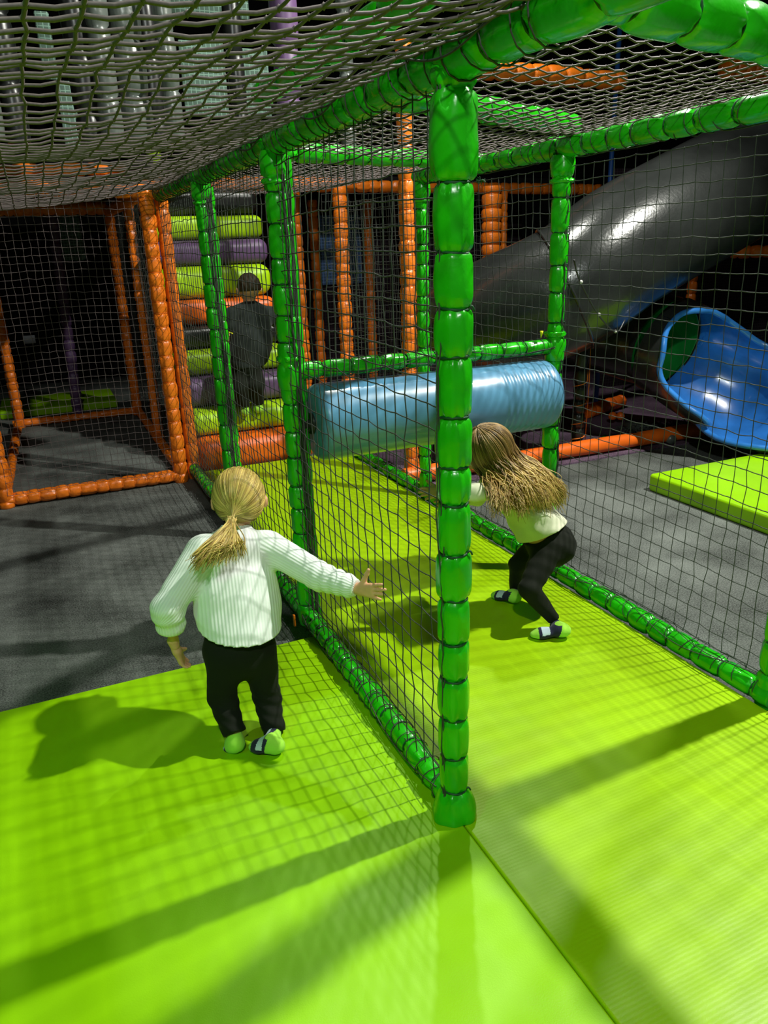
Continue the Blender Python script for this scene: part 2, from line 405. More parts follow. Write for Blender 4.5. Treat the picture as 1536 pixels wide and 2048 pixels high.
P2 = padded('padded_post', 'green padded post carrying the left end of the blue roller bar', (XA, YS[1], 0.05), (XA, YS[1], 1.80), 0.037, m_green, spacing=0.10)
P3 = padded('padded_post', 'green padded post just left of the climbing boy', (XA, YS[2], 0.05), (XA, YS[2], 1.80), 0.037, m_green, spacing=0.12)
R1 = padded('padded_post', 'green padded post carrying the right end of the blue roller bar', (XB, YS[1], 0.05), (XB, YS[1], 1.80), 0.036, m_green, spacing=0.115)
R0 = padded('padded_post', 'green padded post cut off at the right edge beside the girl side rail', (XB + 0.01, Y0, 0.03), (XB + 0.01, Y0, 1.80), 0.042, m_green, spacing=0.13)
GP = padded('padded_post', 'far green padded post behind the blue roller beside the bright orange post', (XB, YS[2], 0.03), (XB, YS[2], 1.80), 0.034, m_green, spacing=0.09)
# second slim sleeve hugging P2/P3/R1: the net bundle is drawn with the nets below

RA = padded('roof_rail', 'thick green padded roof rail running over the netted wall from the main post', (XA, 0.25, ZR), (XA, YS[3] + 0.02, ZR), 0.047, m_green, spacing=0.16, n=36)
RB = padded('roof_rail', 'green padded roof rail on the right side above the black slide tube', (XB, 0.9, ZR), (XB, YS[2] + 0.05, ZR), 0.042, m_green, spacing=0.14)
padded('roof_rail', 'pale lit green padded roll lying on top of the thick roof rail', (0.735, 0.75, 1.925), (0.745, 2.55, 1.945), 0.036, m_green, spacing=0.17)
padded('roof_beam', 'nearest green padded roof cross beam at the top right corner', (XA, 1.08, 1.86), (XB, 1.40, 1.86), 0.047, m_green, spacing=0.15, n=36)
padded('roof_beam', 'green padded roof cross beam meeting the right roller post', (XA + 0.02, 1.87, 1.845), (XB, YS[1] - 0.06, 1.90), 0.038, m_green, spacing=0.13)
padded('roof_beam', 'farthest green padded roof cross beam above the blue roller', (XA, 2.98, 1.84), (XB, 3.28, 1.84), 0.036, m_green, spacing=0.13)
BA = padded('floor_rail', 'green padded floor rail under the netted wall beside the cardigan girl', (XA + 0.005, Y0 + 0.03, 0.085), (XA + 0.005, YS[3], 0.085), 0.036, m_green, spacing=0.085)
BB = padded('floor_rail', 'green padded floor rail along the right edge of the corridor mat', (XB - 0.005, Y0 - 0.03, 0.075), (XB - 0.005, YS[3], 0.075), 0.040, m_green, spacing=0.115)
CBar = padded('cross_bar', 'green padded bar spanning the corridor just above the blue roller', (XA + 0.03, YS[1], 1.071), (XB - 0.02, YS[1], 1.071), 0.031, m_green, spacing=0.11, cat='rail')
# gathered vinyl collars at junctions, parts of the posts
def collar(parent, c, d, R, l, m_=m_green):
    mb = MB(); c = np.asarray(c, float); d = nrm(d)
    sleeve(mb, c, c + d * l, R, [l * 0.8], sub=10, wr=0.006, fold=0.003); mb.build('vinyl_collar', m_, parent)
for (p, c) in ((P2, (XA, YS[1], 0)), (R1, (XB, YS[1], 0))):
    collar(p, (c[0], c[1], 1.01), (0, 0, 1), 0.044, 0.12)
for (p, c) in ((P2, (XA, YS[1])), (P3, (XA, YS[2])), (R1, (XB, YS[1])), (R0, (XB, Y0)), (GP, (XB, YS[2]))):
    collar(p, (c[0], c[1], 1.80), (0, 0, -1), 0.047, 0.10)
# yellow tag on the bar by the right roller post
mb = MB(); c = at(1083, 668, Y=YS[1] - 0.03)
tube(mb, [c + [0, 0, 0.012], c, c - [0.002, 0, 0.018]], [0.009, 0.006, 0.001], 4); tag(mb.build('plastic_tag', m_yellow), 'small yellow tag sticking up where the green bar meets the right roller post', 'tag')

mb = MB(); a_ = at(588, 1238, Z=0.09); box(mb, a_ + [-0.004, -0.01, -0.03], a_ + [0.004, 0.004, 0.02], 0.002, 1); tag(mb.build('fabric_strip', m_orange), 'small orange strip poking out at the foot of the left roller post', 'strip')
# blue roller
def roller():
    root = empty('foam_roller', (XA + 0.04, YS[1], 0.872), 'big glossy blue foam roller hanging across the corridor under the green bar', 'roller')
    x0, x1, R = XA + 0.075, XB - 0.03, 0.145
    xs, rs = [], []
    for t in np.linspace(0, 1, 8): a = t * math.pi / 2; xs.append(x0 + 0.035 * (1 - math.sin(a)) * 0 + 0.035 * (1 - math.cos(a))); rs.append(R - 0.035 + 0.035 * math.sin(a))
    for x in np.linspace(x0 + 0.045, x1 - 0.3, 20): xs.append(x); rs.append(R)
    for x in np.linspace(x1 - 0.29, x1 - 0.045, 60): xs.append(x); rs.append(R + 0.0013 * math.sin((x - x0) * 210))
    for t in np.linspace(1, 0, 8): a = t * math.pi / 2; xs.append(x1 - 0.035 * (1 - math.cos(a))); rs.append(R - 0.035 + 0.035 * math.sin(a))
    mb = MB(); tube(mb, np.array([[x, YS[1], 0.872] for x in xs]), rs, 48); mb.build('roller_cover', m_blue, root)
    mb = MB(); tube(mb, [[XA + 0.02, YS[1], 0.872], [XB - 0.01, YS[1], 0.872]], 0.018, 12); mb.build('axle', m_metal, root)
    mb = MB(); tube(mb, [[x0 - 0.012, YS[1] - 0.0, 0.872], [x0 + 0.004, YS[1], 0.872]], 0.04, 20); mb.build('end_cap', m_metal, root)
    mb = MB(); tube(mb, [[x1 - 0.004, YS[1] - 0.0, 0.872], [x1 + 0.01, YS[1], 0.872]], 0.04, 20); mb.build('end_cap', m_metal, root)
roller()

# ------------------------------------------------------------------ nets
def netting(name, label, fn, nu, nv, r, m_=m_net, jit=0.10, droop=0.0, knots=2.0, sag_dir=(0, 0, -1), ref=(0, 0, 1), group=None):
    """fn(i,j) arrays -> points (grid units)"""
    I, J = np.meshgrid(np.arange(nu, dtype=float), np.arange(nv, dtype=float), indexing='ij')
    G = fn(I, J)
    e = np.linalg.norm(G[1, 0] - G[0, 0])
    k = rng.normal(size=G.shape) * jit * e * 0.35
    zig = ((I.astype(int) + J.astype(int)) % 2 * 2 - 1)[..., None]
    G = G + k
    mb = MB(); sd = np.asarray(sag_dir, float)
    def addlines(P, dr):
        S, n_, _ = P.shape
        if n_ < 2 or S < 1: return
        mid = (P[:, :-1] + P[:, 1:]) / 2 + sd * dr * e
        out = np.empty((S, 2 * n_ - 1, 3)); out[:, ::2] = P; out[:, 1::2] = mid
        V, Q = strands(out, r, 4, ref); mb.add(V, Q)
    addlines(G, droop); addlines(G.transpose(1, 0, 2), droop * 0.3)
    if knots:
        K = G.reshape(-1, 3); o = np.array([[1, 0, 0], [-1, 0, 0], [0, 1, 0], [0, -1, 0], [0, 0, 1], [0, 0, -1]]) * r * knots
        V = (K[:, None] + o[None]).reshape(-1, 3)
        f = np.array([[0, 2, 4], [2, 1, 4], [1, 3, 4], [3, 0, 4], [2, 0, 5], [1, 2, 5], [3, 1, 5], [0, 3, 5]])
        T = (np.arange(len(K))[:, None, None] * 6 + f[None]).reshape(-1, 3)
        mb.add(V, None, T)
    o = mb.build(name, m_); return tag(o, label, 'net', group)

def lacing(parent, p0, p1, R, step, cr=0.0016, m_=m_net, part='edge_lacing'):
    p0 = np.asarray(p0, float); p1 = np.asarray(p1, float); L = np.linalg.norm(p1 - p0); d = (p1 - p0) / L
    mb = MB(); s = step / 2
    while s < L:
        t = random.uniform(-0.25, 0.25)
        dd = nrm(d + rng.normal(size=3) * 0.22)
        ring(mb, p0 + d * s, dd, R * random.uniform(1.02, 1.07), cr, 14, 4)
        s += step * random.uniform(0.75, 1.25)
    for q in range(3):
        f = random.uniform(0, 6.28); S = np.linspace(0, L, int(L / 0.02)); a = nrm(np.cross(d, [0.3, 0.5, 0.8])); b = np.cross(d, a)
        ph = f + 0.6 * np.sin(S * 9 + f) + q * 0.5
        P = p0 + S[:, None] * d + (R * 1.05) * (np.cos(ph)[:, None] * a + np.sin(ph)[:, None] * b)
        tube(mb, P, cr * 1.2, 4)
    o = mb.build(part, m_, parent); return o

MS = 0.0555
def wallA(I, J):
    y = Y0 + 0.035 + I * MS; z = 0.11 + J * MS * 0.985
    bay = ((y - Y0) / BAY) % 1; bow = np.sin(bay * np.pi) * 0.018 * np.sin(np.clip((z - 0.1) / 1.7, 0, 1) * np.pi)
    return np.stack([XA - 0.012 - bow, y, z + 0.010 * np.sin(bay * np.pi) * (z / 1.8)], -1)
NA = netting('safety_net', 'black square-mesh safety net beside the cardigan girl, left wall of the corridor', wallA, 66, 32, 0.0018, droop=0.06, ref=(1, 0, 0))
lacing(NA, (XA + 0.005, Y0 + 0.05, 0.085), (XA + 0.005, YS[3], 0.085), 0.038, 0.05)
lacing(NA, (XA, Y0 - 0.35, ZR), (XA, YS[3], ZR), 0.049, 0.07, 0.0020)
def bundle(parent, x, y, z0, z1, off, n=5, r=0.0018):
    mb = MB()
    for q in range(n):
        z = np.arange(z0, z1, 0.035); k = len(z)
        P = np.stack([x + off[0] + np.cumsum(rng.normal(size=k)) * 0.0018 + (q - n / 2) * 0.004 * off[2], y + off[1] + rng.normal(size=k) * 0.003 + (q % 2) * 0.004, z], -1)
        P[:, 0] = np.clip(P[:, 0], x + off[0] - 0.014, x + off[0] + 0.014)
        tube(mb, P, r, 4)
    mb.build('edge_lacing', m_net, parent)
bundle(NA, XA, YS[1], 0.1, 1.8, (0.024, -0.038, 1), 8, 0.0024)
bundle(NA, XA, YS[2], 0.1, 1.8, (0.020, -0.038, 1), 7, 0.0024)
bundle(NA, XA, Y0, 0.1, 1.8, (-0.034, -0.010, 0.3), 3)
for yy in (YS[1], YS[2]):
    mb = MB(); sleeve(mb, (XA + 0.040, yy + 0.012, 0.06), (XA + 0.040, yy + 0.012, 1.78), 0.024, list(np.arange(0.05, 1.7, 0.105)), n=20, wr=0.002)
    mb.build('foam_strip', m_green, P2 if yy == YS[1] else P3)

def wallB(I, J):
    y = 0.75 + I * MS; z = 0.12 + J * MS * 0.985
    sag = 0.03 * np.sin(np.clip((z - 0.1) / 1.7, 0, 1) * np.pi) * np.abs(np.sin((y - Y0) / BAY * np.pi))
    return np.stack([XB + 0.012 + sag, y, z], -1)
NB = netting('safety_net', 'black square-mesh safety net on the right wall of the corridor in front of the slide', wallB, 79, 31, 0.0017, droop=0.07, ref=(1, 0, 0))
lacing(NB, (XB - 0.005, 0.9, 0.09), (XB - 0.005, YS[3], 0.09), 0.040, 0.075)
lacing(NB, (XB, 0.9, ZR), (XB, YS[2], ZR), 0.044, 0.07, 0.0018)
bundle(NB, XB, YS[1], 0.1, 1.8, (0.012, -0.034, 1), 4, 0.0022)
lacing(NB, (XA + 0.05, YS[1], 1.071), (XB, YS[1], 1.071), 0.033, 0.035, 0.0013)

# roof net left, sagging
def roofL(I, J):
    x = XA - 0.04 - J * 0.0555; y = 0.20 + I * 0.0555
    s = np.clip((XA - x) / 2.4, 0, 1)
    sag = 0.14 * np.sin(np.clip(s, 0, 1) * np.pi) ** 0.8 * (0.75 + 0.25 * np.abs(np.sin((y - Y0) / BAY * np.pi)))
    edge = np.clip((y - 0.2) / 0.6, 0.35, 1) * np.clip((5.05 - y) / 0.5, 0.1, 1)
    return np.stack([x, y, 1.852 - sag * edge], -1)
NR = netting('roof_net', 'wide sagging black roof net over the cardigan girl at top left', roofL, 88, 46, 0.0028, m_net_lit, droop=0.05, jit=0.09, knots=1.8)
def roofR(I, J):
    x = XA + 0.05 + J * 0.054; y = 1.15 + I * 0.0555 + (x - XA) * 0.2
    return np.stack([x, y, 1.862 - 0.03 * np.sin((x - XA) / 1.167 * np.pi)], -1)
netting('roof_net', 'black roof net over the netted corridor at top right', roofR, 70, 21, 0.0021, m_net_lit, droop=0.08, jit=0.10, knots=2.0)
def roofR2(I, J):
    x = XB + 0.05 + J * 0.0555; y = 0.6 + I * 0.0555
    return np.stack([x, y, 1.90 + 0.05 * J * 0.0555 + 0 * I], -1)
# cross net behind the far green beam, at the step tower, right half
def farnet(I, J):
    x = 2.05 + I * 0.055; z = 0.1 + J * 0.055
    return np.stack([x, 5.65 + 0 * I + 0.02 * np.sin(x * 3), z], -1)
netting('safety_net', 'dark safety net in front of the orange posts behind the blue roller', farnet, 26, 33, 0.0014, droop=0.15, ref=(0, 1, 0))

# ------------------------------------------------------------------ orange netted frame on the left
OX0, OX1, OY0, OY1 = -0.375, 0.715, 5.10, 7.62
def opost(label, p0, p1, R=0.042, parts=False, **k):
    return padded(k.pop('name', 'padded_post'), label, p0, p1, R, m_orange, spacing=k.pop('sp', 0.085), parts=parts, tie_m=m_twine, pinch=0.10, wr=0.003, **k)
opost('orange padded post at the front right corner of the left netted frame', (OX1, OY0, 0), (OX1, OY0, 1.86), 0.048, parts=True, n=26)
opost('orange padded post strapped behind the front corner post beside the foam steps', (OX1 + 0.10, OY0 + 0.05, 0), (OX1 + 0.10, OY0 + 0.05, 1.83), 0.042, parts=True, n=26, sp=0.13)
opost('orange padded post at the far left edge of the photo', (OX0, OY0, 0), (OX0, OY0, 1.86), 0.048)
opost('dim orange padded post at the back left of the netted frame', (OX0 + 0.06, OY1, 0), (OX0 + 0.06, OY1, 1.9), 0.046)
opost('dim orange padded post at the back right of the netted frame', (OX1 + 0.02, OY1, 0), (OX1 + 0.02, OY1, 1.9), 0.045)
opost('dim orange padded post halfway along the right side of the netted frame', (OX1 + 0.04, 6.35, 0), (OX1 + 0.04, 6.35, 1.86), 0.04)
opost('orange padded floor rail along the front of the left netted frame', (OX0, OY0, 0.05), (OX1, OY0, 0.05), 0.042, name='floor_rail', parts=True, n=26)
opost('orange padded floor rail along the back of the left netted frame', (OX0, OY1, 0.04), (OX1, OY1, 0.04), 0.034, name='floor_rail')
opost('orange padded floor rail along the right side of the left netted frame', (OX1 + 0.02, OY0, 0.05), (OX1 + 0.02, OY1, 0.05), 0.036, name='floor_rail')
opost('orange padded floor rail along the left side of the left netted frame', (OX0 - 0.01, OY0, 0.05), (OX0 + 0.05, OY1, 0.05), 0.036, name='floor_rail')
opost('dark orange padded top rail across the front of the left netted frame', (-2.2, OY0, 1.90), (OX1 + 0.1, OY0, 1.85), 0.05, name='roof_rail')
opost('dim orange padded top rail across the back of the left netted frame', (-2.2, OY1, 1.88), (OX1, OY1, 1.88), 0.06, name='roof_rail')
opost('orange padded top rail over the right side of the left netted frame', (OX1 + 0.02, OY0, 1.85), (OX1 + 0.02, OY1, 1.85), 0.045, name='roof_rail')
def onf(I, J):
    x = OX0 + 0.02 + I * 0.0425; z = 0.09 + J * 0.0425
    return np.stack([x, OY0 - 0.045 + 0.008 * np.sin(x * 9), z + 0.006 * np.sin(x * 5 + 1)], -1)
netting('safety_net', 'lit-toned safety net across the front of the left orange frame', onf, 25, 42, 0.0013, m_net_lit, droop=0.03, jit=0.12, ref=(0, 1, 0))
def ons(I, J):
    y = OY0 + 0.02 + I * 0.05; z = 0.09 + J * 0.0425
    return np.stack([OX1 + 0.05 + 0.01 * np.sin(y * 7), y, z], -1)
netting('safety_net', 'safety net along the right side of the left orange frame', ons, 50, 42, 0.0014, m_net, droop=0.05, ref=(1, 0, 0))
mb = MB(); box(mb, (-3.2, 5.16, 1.97), (0.80, 9.2, 2.03), 0.01, 1); tag(mb.build('shade_blocker', m_wall), 'added dark deck roofing the orange netted frame on the left', 'blocker')  # slab put in to keep the frame interior dark
mb = MB(); box(mb, (1.85, 6.52, 1.99), (5.5, 8.4, 2.05), 0.01, 1); tag(mb.build('shade_blocker', m_wall), 'added dark deck over the far posts behind the roller', 'blocker')  # second added slab, blocks light from the posts at the back
# dark interior posts and panel behind
padded('padded_post', 'dim purple padded post standing in the dark behind the left netted frame', at(150, 790, Y=8.0) * [1, 1, 0], at(118, 470, Y=8.0) * [1, 1, 0] + [0, 0, 2.6], 0.05, m_purple, parts=False)
mb = MB(); a = at(105, 432, Y=8.6); b_ = at(172, 520, Y=8.6)
box(mb, (a[0], 8.58, b_[2]), (b_[0], 8.62, a[2] + 0.03), 0.02, 2); tag(mb.build('mesh_panel', m_teal), 'faint grey green panel in the dark beyond the left netted frame', 'panel')
mb = MB(); a = at(45, 672, Y=8.6); b_ = at(72, 686, Y=8.6)
box(mb, (a[0], 8.6, b_[2]), (b_[0], 8.62, a[2]), 0.002, 1); tag(mb.build('wall_notice', m_paper), 'tiny pale notice on the dark back of the left frame', 'sign')
mb = MB(); box(mb, (-0.5, 8.1, 0), (0.6, 8.9, 0.08), 0.02, 2); tag(mb.build('floor_mat', m_lime), 'dim lime mat in the dark behind the left netted frame', 'mat')

# ------------------------------------------------------------------ foam step tower
steps = [('orange', m_orange, 5.14, -0.0, 0.235), ('lime', m_lime2, 5.32, 0.235, 0.405), ('purple', m_purple, 5.52, 0.405, 0.615), ('lime', m_lime2, 5.66, 0.615, 0.79),
         ('black', m_blackv, 5.84, 0.79, 0.955), ('orange', m_orange, 5.92, 0.955, 1.145), ('lime', m_lime2, 5.98, 1.145, 1.385), ('purple', m_purple, 6.02, 1.385, 1.57),
         ('lime', m_lime2, 6.10, 1.57, 1.745), ('black', m_blackv, 6.20, 1.745, 1.94)]
m_orange2 = mat('orange_foam', (0.88, 0.15, 0.01), 0.4, 0.4, 0, 'vinyl', bs=8, bst=0.2)
labs = ['bottom orange foam roll of the climbing steps', 'lime foam roll resting on the bottom orange roll', 'lower purple foam roll the climbing boy stands at', 'lime foam roll directly above the lower purple roll',
        'lower black foam roll behind the boy back', 'upper orange foam roll beside the boy shoulders', 'wide lime foam roll behind the boy head', 'upper purple foam roll between two lime rolls',
        'topmost lime foam roll under the black roll', 'topmost black foam roll of the climbing steps']
for (nm, m_, y, z0, z1), lb in zip(steps, labs):
    if nm == 'orange': m_ = m_orange2
    mb = MB(); h = (z1 - z0) / 2
    box(mb, (0.86, y, z0 + 0.003), (1.73, min(y + 0.5, 6.75), z1 - 0.003), h * 0.75, 6)
    tag(mb.build('foam_step', m_), lb, 'foam step', 'stacked foam rolls of the climbing steps')

# orange frames beyond
opost('bright orange padded post beside the far green post behind the roller', at(824, 965, Z=0.0), [at(824, 965, Z=0.0)[0], at(824, 965, Z=0.0)[1], 2.55], 0.048, parts=True, n=26)
def vpost(label, u, v0, v1, Y, R, m_=m_orange, z0=0.0):
    a = at(u, v0, Y=Y); b = at(u, v1, Y=Y); x = (a[0] + b[0]) / 2
    return padded('padded_post', label, (x, Y, z0), (x, Y, max(a[2], b[2])), R, m_, spacing=0.1, parts=False, pinch=0.1, wr=0.003, n=20, tie_m=m_twine)
vpost('orange padded post seen through the net above the left half of the roller', 686, 372, 700, 5.9, 0.058)
vpost('wide orange padded post seen left of the right roller post', 983, 372, 560, 5.8, 0.085)
vpost('dim orange post close behind the left roller post', 600, 380, 700, 6.6, 0.045)
vpost('dim brown post left of the blue mesh panel', 633, 400, 700, 7.4, 0.05)
vpost('dim brown post right of the blue mesh panel', 740, 400, 700, 7.4, 0.05)
vpost('dim orange post behind the top of the far green post', 1008, 380, 520, 6.2, 0.03)
a = at(270, 365, Y=6.45); b = at(1190, 375, Y=6.45)
padded('roof_beam', 'dim orange padded beam across the back above the far posts', (0.8, 6.45, 1.99), (5.3, 6.45, 1.93), 0.05, m_orange, parts=False)
a = at(560, 372, Y=5.9); b = at(686, 372, Y=5.9)
padded('roof_beam', 'orange padded beam bending over beside the topmost foam steps', (1.5, 5.9, 1.95), (b[0], 5.9, 1.94), 0.05, m_orange, parts=False)
mb = MB(); a = at(637, 430, Y=7.6); b = at(726, 566, Y=7.6)
box(mb, (a[0], 7.6, b[2]), (b[0], 7.63, a[2]), 0.02, 2); tag(mb.build('mesh_panel', m_bluepanel), 'blue mesh panel seen behind the orange posts above the roller', 'panel')
mb = MB(); box(mb, (1.9, 7.7, 0), (5.2, 7.75, 1.95), 0.01, 1); tag(mb.build('mesh_panel', m_wallp), 'large dark mesh panel closing the back behind the roller', 'panel')
mb = MB(); box(mb, (5.2, 6.2, 0), (8.9, 6.25, 2.1), 0.01, 1); tag(mb.build('mesh_panel', m_wallp), 'large dark purple mesh panel behind the blue slide at the right edge', 'panel')
def rnet(I, J): return np.stack([4.6 + I * 0.055, 5.6 + 0 * I + 0.02 * np.sin(I), 0.1 + J * 0.055], -1)
netting('safety_net', 'fine dark net hanging behind the blue slide at right', rnet, 34, 34, 0.0012, m_net, droop=0.15, ref=(0, 1, 0))

# right side frame
p = at(1420, 560, Y=5.3)
padded('padded_post', 'orange padded post behind the mouth of the blue slide', (5.42, 5.3, 0), (5.42, 5.3, 1.30), 0.045, m_orange, parts=False)
padded('roof_beam', 'bright orange padded rail at the right edge under the black tube', at(1462, 505, Y=5.0), at(1620, 500, Y=4.6), 0.05, m_orange, spacing=0.1, tie_m=m_twine)
a = at(880, 925, Y=4.2); 
padded('floor_rail', 'long orange padded floor rail on the carpet left of the landing mat', (1.99, 4.22, 0.075), (5.3, 4.16, 0.075), 0.056, m_orange2, spacing=0.7, tie_m=m_twine, pinch=0.03)
padded('floor_rail', 'short dim orange pad lying beyond the wrapped black post', (4.2, 5.15, 0.07), (4.75, 5.35, 0.07), 0.06, m_orange2, parts=False)
for i, (u, v) in enumerate(((1225, 832), (1241, 832))):
    mb = MB(); ball(mb, at(u, v, Y=4.85), 0.035); tag(mb.build('play_ball', m_orange2), ['orange ball', 'rightmost orange ball'][i] + ' beside the dim orange pad near the slide base', 'ball')
mb = MB(); ball(mb, at(1211, 879, Y=4.42) , 0.036); tag(mb.build('play_ball', m_greenp), 'small green ball on the purple floor behind the orange floor rail', 'ball')
root = empty('wrapped_post', (3.45, 4.32, 0), 'black post wound with orange twine behind the orange floor rail', 'post')
mb = MB(); sleeve(mb, (3.45, 4.32, 0), (3.45, 4.32, 0.95), 0.045, [0.1, 0.19, 0.3, 0.4, 0.5, 0.62, 0.75], wr=0.004); mb.build('foam_sleeve', m_blackv, root)
mb = MB(); s = np.linspace(0, 1, 160); th = s * 26 + np.sin(s * 30)
tube(mb, np.stack([3.45 + 0.048 * np.cos(th), 4.32 + 0.048 * np.sin(th), 0.06 + 0.55 * s ** 1.3], -1), 0.0035, 5)
tube(mb, [[3.49, 4.28, 0.06], [3.495, 4.28, 0.5], [3.49, 4.28, 0.78]], 0.003, 5); mb.build('twine', m_twine, root)
# pale foam offcuts on the purple floor
for i, (u0, v0, u1, v1) in enumerate(((1252, 850, 1300, 862), (1300, 862, 1345, 880))):
    mb = MB(); tube(mb, [at(u0, v0, Z=0.05), at(u1, v1, Z=0.05)], 0.035, 14); tag(mb.build('foam_tube', m_greyv), ['pale grey foam tube end under the slide, left piece', 'pale grey foam tube end under the slide, right piece'][i], 'foam tube')
def pile(I, J): return at(1250, 880, Z=0.02) + np.stack([I * 0.03 + 0.05 * np.sin(J), J * 0.02 - I * 0.006, 0.03 + 0.05 * np.abs(np.sin(I * 0.9 + J))], -1)
netting('heaped_net', 'loose black net heaped on the floor under the blue slide', pile, 26, 9, 0.0025, m_net, jit=0.6, knots=1.5)
# cord with small white clips beside the slide
root = empty('clip_cord', at(1148, 520, Y=2.9), 'thin dark cord with small white clips hanging beside the right roller post', 'cord')
pts = [at(1148, 520, Y=2.9), at(1160, 562, Y=3.0), at(1197, 630, Y=3.2), at(1232, 664, Y=3.35), at(1250, 640, Y=3.4)]
mb = MB(); tube(mb, spline(pts, 30), 0.004, 6); mb.build('cord', m_metal, root)
for (u, v, y) in ((1162, 564, 3.0), (1198, 629, 3.2), (1231, 663, 3.35)):
    mb = MB(); ball(mb, at(u, v, Y=y - 0.01), 0.009, 10, 8); mb.build('clip', m_white, root)

# ------------------------------------------------------------------ black tube slide with blue exit chute
SL = empty('tube_slide', (3.6, 4.3, 0), 'black spiral tube slide with a blue open exit chute at the right', 'slide')
def shell(mb, P, r0, r1, n=40, mo=0, mi_=1):
    tube(mb, P, r0, n, cap=False, mi=mo)
    mb2 = MB(); tube(mb2, P, r1, n, cap=False); mb.add(mb2.V[0], mb2.Q[0][:, ::-1], None, mi_)
M0 = np.array(at(1352, 700, Y=4.12))
path = spline([(7.2, 4.35, 3.05), (6.2, 4.25, 2.62), at(1625, 275, Y=4.15), at(1500, 352, Y=4.08), at(1370, 425, Y=4.02), at(1240, 500, Y=4.0), at(1130, 580, Y=4.06), (2.72, 4.42, 0.98), (2.78, 4.88, 0.93), (3.15, 5.18, 0.91), (3.60, 5.10, 0.89), (3.86, 4.75, 0.86), M0 + [-0.045, 0.22, 0.06], M0 + [-0.02, 0.09, 0.03]], 130)
rt = np.interp(np.linspace(0, 1, len(path)), [0, 0.5, 0.62, 0.8, 1], [0.40, 0.40, 0.37, 0.335, 0.335])
mb = MB(); shell(mb, path, rt, rt - 0.02, mi_=1)
mb.build('tube', [m_tube, m_greenp], SL)
for k in (28, 60, 92):
    mb = MB(); ring(mb, path[k], path[k + 1] - path[k - 1], rt[k] + 0.004, 0.010, 48, 6, wob=0); mb.build('joint_flange', m_tube, SL)
# chute: banked sections
c4 = np.array([4.36, 3.60, 0.40])
secs = [(M0 + [-0.02, 0.08, 0.028], 0.345, 0), (M0, 0.345, 0.5), (M0 + [0.015, -0.04, -0.02], 0.345, 50), (M0 + [0.06, -0.12, -0.08], 0.35, 68), (M0 + [0.14, -0.24, -0.165], 0.355, 76), (M0 + [0.25, -0.39, -0.27], 0.36, 82), (c4 + [0.0, -0.02, 0.0], 0.365, 87), (c4 + [0.12, -0.27, 0.0], 0.355, 91), (c4 + [0.30, -0.55, 0.0], 0.355, 94)]
cs = spline([s[0] for s in secs], 64); kk = np.linspace(0, len(secs) - 1, len(cs)); rr = np.interp(kk, range(len(secs)), [s[1] for s in secs]); gg = np.radians(np.interp(kk, range(len(secs)), [s[2] for s in secs]))
t = nrm(np.gradient(cs, axis=0)); op = np.array([-0.66, -0.15, 0.75])
A = nrm(op - t * (t @ op)[:, None]); B = np.cross(t, A)
n = 41; s_ = np.linspace(0, 1, n)
th = gg[:, None] + s_[None] * (2 * np.pi - 2 * gg[:, None])
dep = np.interp(kk, [0, 2, 5, 8], [1.0, 1.0, 0.75, 0.55])[:, None]; cth = np.where(np.cos(th) < 0, np.cos(th) * dep, np.cos(th))
def grid(r): return cs[:, None] + r[:, None, None] * (cth[..., None] * A[:, None] + np.sin(th)[..., None] * B[:, None])
Gi, Go = grid(rr - 0.006), grid(rr + 0.006); k = len(cs)
i, j = np.meshgrid(range(k - 1), range(n - 1), indexing='ij'); q = np.stack([i * n + j, (i + 1) * n + j, (i + 1) * n + j + 1, i * n + j + 1], -1).reshape(-1, 4)
mb = MB(); mb.add(Gi.reshape(-1, 3), q); mb.build('chute_inside', m_bluep, SL)
mb = MB(); mb.add(Go.reshape(-1, 3), q[:, ::-1]); mb.build('chute_shell', m_tube, SL)
mid = (Gi + Go) / 2; k0 = int(np.argmax(gg > math.radians(3)))
rim = np.vstack([mid[k0:, 0][::-1], mid[k0:, -1]])
mb = MB(); tube(mb, rim, 0.020, 10); mb.build('chute_rim', m_bluep, SL)
mb = MB(); leg = at(1475, 935, Z=0); box(mb, (leg[0] - 0.02, leg[1] - 0.02, 0), (leg[0] + 0.03, leg[1] + 0.04, 0.07), 0.004, 1); mb.build('leg', m_metal, SL)

# ------------------------------------------------------------------ upper level seen through the roof nets
def upost(name, label, u, v, Y, R, m_, z0=2.05, z1=3.6, sp=0.3, cat='hanging roll', group=None):
    x = at(u, v, Y=Y)[0]; return padded(name, label, (x, Y, z0), (x, Y, z1), R, m_, spacing=sp, parts=False, cat=cat, n=20, group=group)
RL = ['grey vertical roll beyond the left photo edge above the roof net', 'first slim black vertical roll from the left above the roof net', 'black vertical roll just right of the pale grey green panel', 'slim grey vertical roll left of the thickest grey roll', 'thickest grey vertical roll behind the roof net', 'slim black vertical roll right of the thickest grey roll', 'slim grey vertical roll left of the teal panels', 'black vertical roll standing between the two teal panels', 'grey vertical roll right of the purple upright']
for i, (u, R, m_) in enumerate(((-45, 0.07, m_greyv), (10, 0.06, m_blackv), (160, 0.07, m_blackv), (205, 0.06, m_greyv), (258, 0.09, m_greyv), (300, 0.06, m_blackv), (335, 0.05, m_greyv), (470, 0.05, m_blackv), (690, 0.05, m_greyv))):
    upost('hanging_roll', RL[i], u, 120, 4.6 + 0.15 * (i % 3), R, m_, group='vinyl rolls above the roof net')
upost('padded_post', 'purple padded upright above the roof net near the top centre', 570, 80, 4.6, 0.075, m_purple, cat='post')
